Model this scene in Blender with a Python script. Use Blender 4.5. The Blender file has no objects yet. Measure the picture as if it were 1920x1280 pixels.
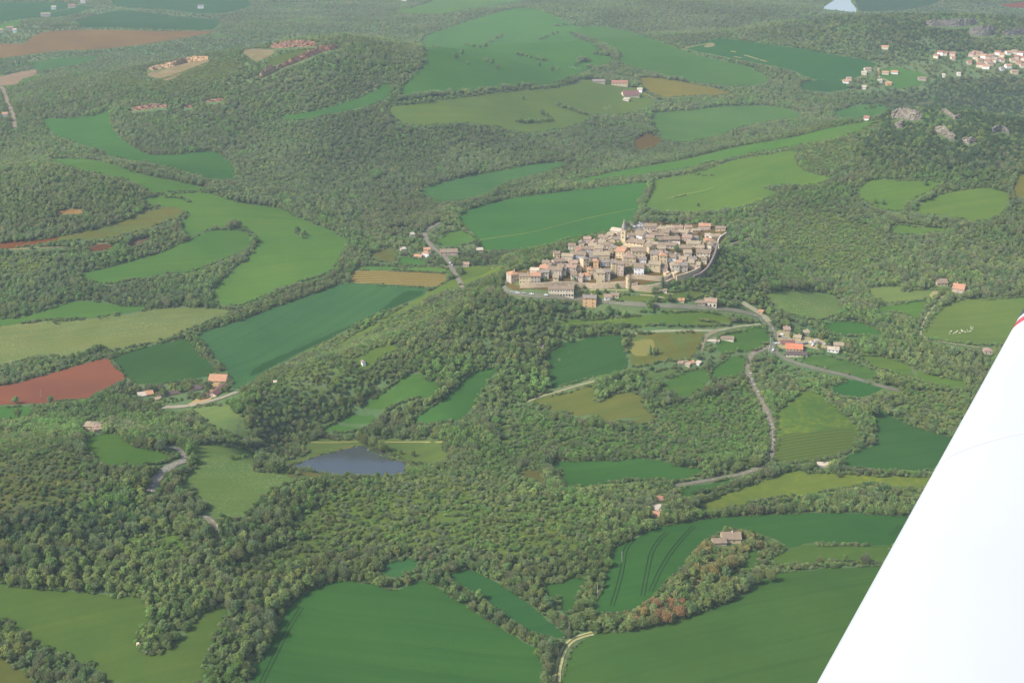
import bpy, math, random
import numpy as np
from mathutils import Vector, Euler
from mathutils.geometry import delaunay_2d_cdt

random.seed(7); RNG = np.random.default_rng(7)
scene = bpy.context.scene
COL = scene.collection
R = math.radians

# ------------------------------------------------------------------ camera
CAMZ = 520.0; PITCH = R(19.5); FPX = 2640.0
cam_d = bpy.data.cameras.new('camera'); cam = bpy.data.objects.new('camera', cam_d); COL.objects.link(cam)
cam.location = (0, 0, CAMZ); cam.rotation_euler = (R(90) - PITCH, 0, 0)
cam_d.sensor_width = 36; cam_d.lens = 36 * FPX / 1920
cam_d.clip_start = 0.1; cam_d.clip_end = 30000
scene.camera = cam
CP, SP = math.cos(PITCH), math.sin(PITCH)

def rays(px, py):
    px = np.asarray(px, float); py = np.asarray(py, float)
    a = (px - 960) / FPX; b = (640 - py) / FPX
    d = np.stack([a, CP + b * SP, -SP + b * CP], -1)
    return d / np.linalg.norm(d, axis=-1, keepdims=True)

def project(x, y, z):
    x = np.asarray(x, float); y = np.asarray(y, float); z = np.asarray(z, float) - CAMZ
    dep = y * CP - z * SP; up = y * SP + z * CP
    dep = np.maximum(dep, 1e-3)
    return 960 + FPX * x / dep, 640 - FPX * up / dep, dep

def plane_pt(px, py, z):
    d = rays(px, py); t = (z - CAMZ) / d[..., 2]
    return d[..., 0] * t, d[..., 1] * t

# ------------------------------------------------------------------ terrain shape
HILLS = []
def hill(px, py, z, su, sv, rot=0, p=1.0, flat=0):
    x, y = plane_pt(px, py, z); HILLS.append((float(x), float(y), z - flat, su, sv, R(rot), p))
RIDGES = []
def ridge(p0, z0, p1, z1, w):
    a = plane_pt(p0[0], p0[1], z0); b = plane_pt(p1[0], p1[1], z1)
    RIDGES.append((float(a[0]), float(a[1]), z0, float(b[0]), float(b[1]), z1, w))
hill(1165, 492, 86, 180, 150, 0, 1.5)
hill(60, 350, 72, 230, 170)
hill(470, 130, 105, 400, 300)
hill(720, 200, 65, 220, 230)
hill(1010, 120, 50, 480, 330)
hill(1810, 235, 125, 260, 190)
hill(1790, 45, 130, 480, 240)
hill(1230, 10, 80, 480, 280)
hill(200, 60, 25, 500, 200)
hill(50, 900, 62, 150, 120)
hill(800, 955, 24, 110, 65)
hill(700, 1180, 14, 200, 90)
hill(1400, 1060, 14, 160, 100)
hill(1650, 430, 52, 260, 210)
hill(480, 420, 14, 260, 160)
ridge((980, 548), 80, (520, 745), 34, 68)
ridge((1280, 570), 58, (1700, 640), 30, 120)
ridge((1150, 600), 52, (1100, 780), 16, 140)
ridge((1530, 640), 42, (1560, 800), 16, 105)
FLATS = []
def flat(px, py, lvl, r):
    x, y = plane_pt(px, py, lvl); FLATS.append((float(x), float(y), lvl, r))
flat(655, 866, 1.0, 75)
flat(1572, 12, 6.0, 300)

def height(x, y):
    x = np.asarray(x, float); y = np.asarray(y, float)
    h = np.zeros(np.broadcast(x, y).shape)
    for (cx, cy, a, su, sv, ro, p) in HILLS:
        dx = x - cx; dy = y - cy; c, s = math.cos(ro), math.sin(ro)
        q = ((dx * c + dy * s) / su) ** 2 + ((-dx * s + dy * c) / sv) ** 2
        h = h + a * np.exp(-(q ** p) * 0.5 * (2 if p > 1 else 1))
    rmax = np.zeros_like(h)
    for (ax, ay, az, bx, by, bz, w) in RIDGES:
        vx, vy = bx - ax, by - ay; L2 = vx * vx + vy * vy
        t = np.clip(((x - ax) * vx + (y - ay) * vy) / L2, 0, 1)
        d2 = (x - ax - t * vx) ** 2 + (y - ay - t * vy) ** 2
        rmax = np.maximum(rmax, (az + (bz - az) * t) * np.exp(-d2 / (2 * w * w)))
    h = np.sqrt(h * h + rmax * rmax * 0.72)
    h = h + 2.6 * np.sin(x / 63 + 1.3 + 0.8 * np.sin(y / 97)) * np.sin(y / 71 + 0.4) + 3.4 * np.sin(x / 170 - y / 240 + 2.0) \
        + 1.4 * np.sin(x / 31 + y / 44) * np.sin(y / 37 - x / 90) + 6
    far = np.clip((y - 2300) / 1500, 0, 1)
    h = h + far * (5 * np.sin(x / 210 + 0.5) * np.sin(y / 190) + 3 * np.sin(x / 120 + y / 160))
    for (cx, cy, lv, r) in FLATS:
        d = np.sqrt((x - cx) ** 2 + (y - cy) ** 2) / r
        w = 1 / (1 + np.exp((d - 1.15) * 9))
        h = h * (1 - w) + lv * w
    return h

def cast(px, py):
    px = np.atleast_1d(np.asarray(px, float)); py = np.atleast_1d(np.asarray(py, float))
    d = rays(px, py); hz = np.hypot(d[:, 0], d[:, 1])
    ts = np.concatenate([np.arange(500, 2600, 7.0), np.arange(2600, 9000, 14.0)])
    out = np.zeros((len(px), 3))
    for i0 in range(0, len(px), 800):
        dd = d[i0:i0 + 800]; T = ts[None, :]
        X = dd[:, 0:1] * T; Y = dd[:, 1:2] * T; Z = CAMZ + dd[:, 2:3] * T
        below = (Z - height(X, Y)) < 0
        k = np.where(below.any(1), below.argmax(1), len(ts) - 1)
        lo = ts[np.maximum(k - 1, 0)]; hi = ts[k]
        for _ in range(18):
            m = (lo + hi) / 2
            bl = (CAMZ + dd[:, 2] * m - height(dd[:, 0] * m, dd[:, 1] * m)) < 0
            hi = np.where(bl, m, hi); lo = np.where(bl, lo, m)
        out[i0:i0 + 800] = dd * hi[:, None]; out[i0:i0 + 800, 2] += CAMZ
    return out

def inpoly(px, py, poly):
    px = np.asarray(px); py = np.asarray(py); P = np.asarray(poly, float)
    r = np.zeros(px.shape, bool); n = len(P)
    mnx, mny = P.min(0); mxx, mxy = P.max(0)
    m = (px >= mnx) & (px <= mxx) & (py >= mny) & (py <= mxy)
    if not m.any(): return r
    x = px[m]; y = py[m]; q = np.zeros(x.shape, bool)
    for i in range(n):
        x0, y0 = P[i]; x1, y1 = P[i - 1]
        c = ((y0 > y) != (y1 > y))
        if y0 != y1: q ^= c & (x < (x1 - x0) * (y - y0) / (y1 - y0) + x0)
    r[m] = q
    return r

def chaikin(p, n=2, closed=True):
    """smooth curve through the given points (Catmull-Rom)"""
    P = [tuple(map(float, q)) for q in p]; m = len(P); K = 2 + n; Q = []
    for i in range(m if closed else m - 1):
        if closed: a, b, c, d = P[i - 1], P[i], P[(i + 1) % m], P[(i + 2) % m]
        else: a, b, c, d = P[max(0, i - 1)], P[i], P[i + 1], P[min(m - 1, i + 2)]
        L = math.hypot(c[0] - b[0], c[1] - b[1]) + 1e-6
        def tan(u, v, w):
            l1 = math.hypot(v[0] - u[0], v[1] - u[1]) + 1e-6; l2 = math.hypot(w[0] - v[0], w[1] - v[1]) + 1e-6
            k = .5 * L * 2 / (l1 + l2) * .8; return ((w[0] - u[0]) * k, (w[1] - u[1]) * k)
        t1 = tan(a, b, c); t2 = tan(b, c, d)
        for k in range(K):
            t = k / K; h1 = 2 * t**3 - 3 * t**2 + 1; h2 = t**3 - 2 * t**2 + t; h3 = -2 * t**3 + 3 * t**2; h4 = t**3 - t**2
            Q.append((h1 * b[0] + h2 * t1[0] + h3 * c[0] + h4 * t2[0], h1 * b[1] + h2 * t1[1] + h3 * c[1] + h4 * t2[1]))
    if not closed: Q.append(P[-1])
    return Q

# ------------------------------------------------------------------ colour helpers
SIG = 0.54e-4
AIR = np.array([0.60, 0.69, 0.76])     # what the air adds at full depth
LIT = np.array([1.74, 1.98, 2.05])     # radiance of a white flat sheet
def lin(c):
    c = np.asarray(c, float) / 255
    return np.where(c <= .04045, c / 12.92, ((c + .055) / 1.055) ** 2.4)
def albedo(c, dist, gain=1.0):
    c = np.array(c, float); k = min(1, max(0, (dist - 900) / 900))
    if c[1] > c[0] + 14: c = c + np.array([9 + 7 * k, 3 + 4 * k, (2 + 12 * k) if c[2] < .68 * c[1] else -3])
    elif c[1] >= c[0] - 8 and max(c) - min(c) > 30: c = c + np.array([-3, 4, 0])
    elif max(c) - min(c) < 45: c = c + np.array([0, 1, -2])
    else: c = c * np.array([.90, 1.01, 1.05])
    T = math.exp(-SIG * dist)
    s = (lin(c) - AIR * (1 - T)) / T
    s = s / LIT * gain; lum = max(.05, float(s[1])) if c[1] > c[0] else 0
    return tuple(float(v) for v in np.clip(s, (.012 + .10 * lum, .012, .010 + .08 * lum), .9))

# ------------------------------------------------------------------ materials
class NT:
    def __init__(s, name):
        s.m = bpy.data.materials.new(name); s.m.use_nodes = True; s.t = s.m.node_tree; s.t.nodes.clear()
        s.out = s.t.nodes.new('ShaderNodeOutputMaterial')
    def n(s, typ, inp=None, **kw):
        nd = s.t.nodes.new(typ)
        for k, v in kw.items(): setattr(nd, k, v)
        for k, v in (inp or {}).items():
            if isinstance(v, bpy.types.NodeSocket): s.t.links.new(v, nd.inputs[k])
            else: nd.inputs[k].default_value = v
        return nd
    def mix(s, fac, a, b, bt='MIX'):
        nd = s.t.nodes.new('ShaderNodeMix'); nd.data_type = 'RGBA'; nd.blend_type = bt
        for sock, v in ((nd.inputs[0], fac), (nd.inputs[6], a), (nd.inputs[7], b)):
            if isinstance(v, bpy.types.NodeSocket): s.t.links.new(v, sock)
            elif sock.type == 'RGBA': sock.default_value = (*v[:3], 1)
            else: sock.default_value = v
        return nd.outputs[2]
    def noise(s, vec, scale, detail=3, rough=.55):
        return s.n('ShaderNodeTexNoise', {'Vector': vec, 'Scale': scale, 'Detail': detail, 'Roughness': rough}).outputs['Fac']
    def ramp(s, fac, lo, hi):
        return s.n('ShaderNodeMapRange', {'Value': fac, 'From Min': lo, 'From Max': hi}).outputs['Result']
    def surf(s, color, rough=0.95, spec=0.0):
        b = s.n('ShaderNodeBsdfPrincipled', {'Base Color': color if isinstance(color, bpy.types.NodeSocket) else (*color[:3], 1), 'Roughness': rough, 'Specular IOR Level': spec})
        s.t.links.new(b.outputs[0], s.out.inputs[0]); return b
    def pos(s): return s.n('ShaderNodeNewGeometry').outputs['Position']

def sc(c, k, tint=(1, 1, 1)): return tuple(min(.95, max(0, v * k * t)) for v, t in zip(c, tint))

def field_mat(name, c, kind='grass', dirv=None, amount=1.0, second=None):
    m = NT(name); P = m.pos()
    if kind in ('grass', 'meadow', 'flowers', 'yellow', 'rough'):
        a = m.ramp(m.noise(P, .012, 4), .32, .68); b = m.ramp(m.noise(P, .045, 5, .65), .3, .7); f = m.ramp(m.noise(P, .5, 4, .7), .25, .75)
        k = 1.7 if kind == 'rough' else 1.0
        col = m.mix(a, sc(c, 1 - .15 * k, (.84, 1, 1.12)), sc(c, 1 + .12 * k, (1.15, 1.0, .90)))
        col = m.mix(m.n('ShaderNodeMath', {0: b, 1: .5}, operation='MULTIPLY').outputs[0], col, sc(c, 1 + .18 * k, (1.18, .98, .95)))
        col = m.mix(m.ramp(f, 0, 1), m.mix(.16 * k, col, (.01, .02, .008)), m.mix(.10 * k, col, sc(c, 1.6)))
        t1 = m.ramp(m.noise(P, .022, 6, .7), .46, .66); t2 = m.ramp(m.noise(P, .11, 5, .75), .45, .7)
        col = m.mix(m.n('ShaderNodeMath', {0: t1, 1: .30 if kind != 'grass' else .18}, operation='MULTIPLY').outputs[0], col, sc(c, 1.0, (1.55, .98, 1.15)))
        col = m.mix(m.n('ShaderNodeMath', {0: t2, 1: .28 if kind != 'grass' else .14}, operation='MULTIPLY').outputs[0], col, sc(c, .70, (1.05, 1, 1)))
        if kind == 'rough': col = m.mix(m.n('ShaderNodeMath', {0: m.ramp(m.noise(P, .04, 5, .7), .42, .6), 1: .6}, operation='MULTIPLY').outputs[0], col, (.075, .125, .035))
        # faint mowing or drilling lines
        d = dirv or (.94, .34)
        dt = m.n('ShaderNodeVectorMath', {0: P, 1: (-d[1], d[0], 0)}, operation='DOT_PRODUCT').outputs['Value']
        w = m.n('ShaderNodeMath', {0: m.n('ShaderNodeMath', {0: dt, 1: .9}, operation='MULTIPLY').outputs[0]}, operation='SINE').outputs[0]
        w2 = m.noise(m.n('ShaderNodeCombineXYZ', {0: dt, 1: 0.0, 2: 0.0}).outputs[0], .09, 2)
        col = m.mix(m.ramp(w, -1, 2.6), col, m.mix(.10, col, (.01, .02, .01)))
        col = m.mix(m.ramp(w2, .35, .9), col, sc(c, .78, (.9, 1, 1.1)))
        if amount > 1.5:   # sprayer tracks, a pair every 24 m
            fr = m.n('ShaderNodeMath', {0: m.n('ShaderNodeMath', {0: m.n('ShaderNodeMath', {0: m.noise(P, .006, 1), 1: 30.0, 2: dt}, operation='MULTIPLY_ADD').outputs[0], 1: 1 / 24}, operation='MULTIPLY').outputs[0]}, operation='FRACT').outputs[0]
            for lo_ in (.0, .085):
                a1 = m.n('ShaderNodeMath', {0: fr, 1: lo_ + .02, 2: .018}, operation='COMPARE').outputs[0]
                col = m.mix(m.n('ShaderNodeMath', {0: a1, 1: .30}, operation='MULTIPLY').outputs[0], col, sc(c, .45))
        if kind == 'flowers':
            s1 = m.ramp(m.noise(P, .55, 5, .75), .54, .66); s2 = m.ramp(m.noise(P, .014, 3), .38, .6)
            g = m.n('ShaderNodeMath', {0: s1, 1: s2}, operation='MULTIPLY').outputs[0]
            col = m.mix(m.n('ShaderNodeMath', {0: g, 1: .42}, operation='MULTIPLY').outputs[0], col, (.5, .5, .33))
        if kind == 'yellow':
            s1 = m.ramp(m.noise(P, .16, 5, .7), .42, .66); s2 = m.ramp(m.noise(P, .02, 3), .42, .62)
            g = m.n('ShaderNodeMath', {0: s1, 1: s2}, operation='MULTIPLY').outputs[0]
            col = m.mix(m.n('ShaderNodeMath', {0: g, 1: .20}, operation='MULTIPLY').outputs[0], col, (.42, .36, .02))
    elif kind == 'rows':
        d = dirv or (1, 0)
        dt = m.n('ShaderNodeVectorMath', {0: P, 1: (-d[1], d[0], 0)}, operation='DOT_PRODUCT').outputs['Value']
        wob = m.n('ShaderNodeMath', {0: m.noise(P, .05, 3), 1: 3.0, 2: dt}, operation='MULTIPLY_ADD').outputs[0]
        w = m.n('ShaderNodeMath', {0: m.n('ShaderNodeMath', {0: wob, 1: amount}, operation='MULTIPLY').outputs[0]}, operation='SINE').outputs[0]
        n = m.noise(P, .25, 5, .7)
        ww = m.n('ShaderNodeMath', {0: w, 1: m.n('ShaderNodeMath', {0: n, 1: 2.4}, operation='MULTIPLY').outputs[0]}, operation='ADD').outputs[0]
        col = m.mix(m.ramp(ww, .3, 2.0), c, second or sc(c, .6))
    elif kind == 'soil':
        a = m.ramp(m.noise(P, .01, 4), .35, .65); b = m.ramp(m.noise(P, .2, 5, .7), .3, .7)
        col = m.mix(a, sc(c, .9, (.97, 1, 1.03)), sc(c, 1.15, (1.02, 1.02, .9)))
        col = m.mix(m.n('ShaderNodeMath', {0: b, 1: .3}, operation='MULTIPLY').outputs[0], col, sc(c, .7))
    elif kind == 'rock':
        a = m.ramp(m.noise(P, .05, 5, .7), .35, .65); b = m.ramp(m.noise(P, .3, 5, .7), .4, .6)
        col = m.mix(a, c, second or sc(c, .6)); col = m.mix(m.n('ShaderNodeMath', {0: b, 1: .5}, operation='MULTIPLY').outputs[0], col, sc(c, .45, (.8, 1, .7)))
    elif kind == 'road':
        c = (c[0] * .94, c[1] * .99, c[2] * .88)
        a = m.ramp(m.noise(P, .08, 5, .7), .3, .7); col = m.mix(a, sc(c, .85), sc(c, 1.15))
    m.surf(col); return m.m

def simple_mat(name, c, rough=.8, var=.25, scale=.6, spec=.2, metal=0):
    m = NT(name); P = m.pos()
    a = m.ramp(m.noise(P, scale, 4, .65), .3, .7)
    b = m.surf(m.mix(a, sc(c, 1 - var), sc(c, 1 + var)), rough, spec); b.inputs['Metallic'].default_value = metal
    return m.m

# ------------------------------------------------------------------ object helpers
def tag(o, label=None, cat=None, group=None, kind=None):
    if label: o['label'] = label
    if cat: o['category'] = cat
    if group: o['group'] = group
    if kind: o['kind'] = kind
    return o
def link(name, me, parent=None, mats=()):
    for mt in mats:
        me.materials.append(mt)
    o = bpy.data.objects.new(name, me); COL.objects.link(o)
    if parent is not None: o.parent = parent
    return o
def mesh(name, v, f, smooth=False):
    me = bpy.data.meshes.new(name); me.from_pydata([tuple(map(float, p)) for p in v], [], [tuple(map(int, q)) for q in f]); me.update()
    if smooth: me.polygons.foreach_set('use_smooth', [True] * len(me.polygons))
    return me
def empty(name, loc, rz=0):
    o = bpy.data.objects.new(name, None); COL.objects.link(o); o.location = loc; o.rotation_euler = (0, 0, rz); o.empty_display_size = 2
    return o

# ------------------------------------------------------------------ ground
def build_ground():
    ys = [-1500, -900, -400, -100, 150, 350]; y = 450.0
    while y < 9500: ys.append(y); y += min(34, max(7, y / 130))
    nx = 231; V = []; 
    ys = np.array(ys); u = np.linspace(-1, 1, nx)
    u = np.sign(u) * (np.abs(u) * .72 + np.abs(u) ** 5 * .28)
    W = np.where(ys < 450, 1500, 1.0) * 1.0
    W = np.maximum(900, ys * .62 + 350); W[ys < 450] = 900
    X = u[None, :] * W[:, None] * 1.35; Y = np.repeat(ys[:, None], nx, 1)
    Z = height(X, Y)
    V = np.stack([X, Y, Z], -1).reshape(-1, 3); F = []
    for j in range(len(ys) - 1):
        for i in range(nx - 1):
            a = j * nx + i; F.append((a, a + 1, a + nx + 1, a + nx))
    me = mesh('ground', V, F, True)
    m = NT('woodland floor'); P = m.pos()
    a = m.ramp(m.noise(P, .012, 5), .35, .65); b = m.ramp(m.noise(P, .25, 5, .7), .3, .7)
    col = m.mix(a, (.075, .135, .048), (.12, .145, .06)); col = m.mix(m.n('ShaderNodeMath', {0: b, 1: .6}, operation='MULTIPLY').outputs[0], col, (.055, .085, .035))
    m.surf(col)
    o = link('ground', me, None, [m.m]); tag(o, 'rolling green woodland floor and scrub under all fields and trees', kind='structure')
build_ground()

def gridsp(y): return min(26, max(7, y / 120))

ROUGH = np.random.default_rng(3)
def patch(name, label, poly_px, mat, level=0, smooth=2, world=None, kind='structure', water=None, cat=None):
    if world is None:
        pp = chaikin(poly_px, smooth)
        P = []
        for i in range(len(pp)):
            a = pp[i]; b = pp[(i + 1) % len(pp)]; L = math.hypot(a[0] - b[0], a[1] - b[1]); n = max(1, int(L / 9))
            for k in range(n): P.append((a[0] + (b[0] - a[0]) * k / n, a[1] + (b[1] - a[1]) * k / n))
        W = cast([p[0] for p in P], [p[1] for p in P])[:, :2]
        if water is None: W = W + ROUGH.normal(0, .6, W.shape) + 1.1 * np.stack([np.sin(W[:, 1] / 5.3 + W[:, 0] / 9.1), np.sin(W[:, 0] / 4.7 - W[:, 1] / 8.3)], 1)
    else: W = np.asarray(world)
    mn, mx = W.min(0), W.max(0); ym = (mn[1] + mx[1]) / 2; s = gridsp(ym) * .9
    while (mx[0] - mn[0]) * (mx[1] - mn[1]) / s / s > 9000: s *= 1.2
    gx, gy = np.meshgrid(np.arange(mn[0] + s / 2, mx[0], s), np.arange(mn[1] + s / 2, mx[1], s))
    gx = gx.ravel(); gy = gy.ravel(); ins = inpoly(gx, gy, W); gx = gx[ins]; gy = gy[ins]
    verts = [Vector((float(a), float(b))) for a, b in W] + [Vector((float(a), float(b))) for a, b in zip(gx, gy)]
    n = len(W); edges = [(i, (i + 1) % n) for i in range(n)]
    v2, _, f2, *_ = delaunay_2d_cdt(verts, edges, [], 1, 1e-4)
    XY = np.array([(p[0], p[1]) for p in v2])
    off = .22 + .12 * level + max(0, (ym - 1500)) * .00022
    Z = height(XY[:, 0], XY[:, 1]) + off if water is None else np.full(len(XY), water)
    V = np.column_stack([XY, Z])
    F = []
    for f in f2:
        a, b, c = [XY[k] for k in f[:3]]
        cr = (b[0] - a[0]) * (c[1] - a[1]) - (b[1] - a[1]) * (c[0] - a[0])
        F.append(f if cr > 0 else list(reversed(f)))
    o = link(name, mesh(name, V, F, True), None, [mat]); tag(o, label, cat, kind=kind)
    return o

def dist_at(poly):
    c = np.mean(np.array(poly, float), 0); x, y = plane_pt(c[0], c[1], 20); return float(math.sqrt(x * x + y * y + 500 ** 2))

CLEAR = []      # polygons that stay free of trees (base and top)
ROADPX = []     # stricter
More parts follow.
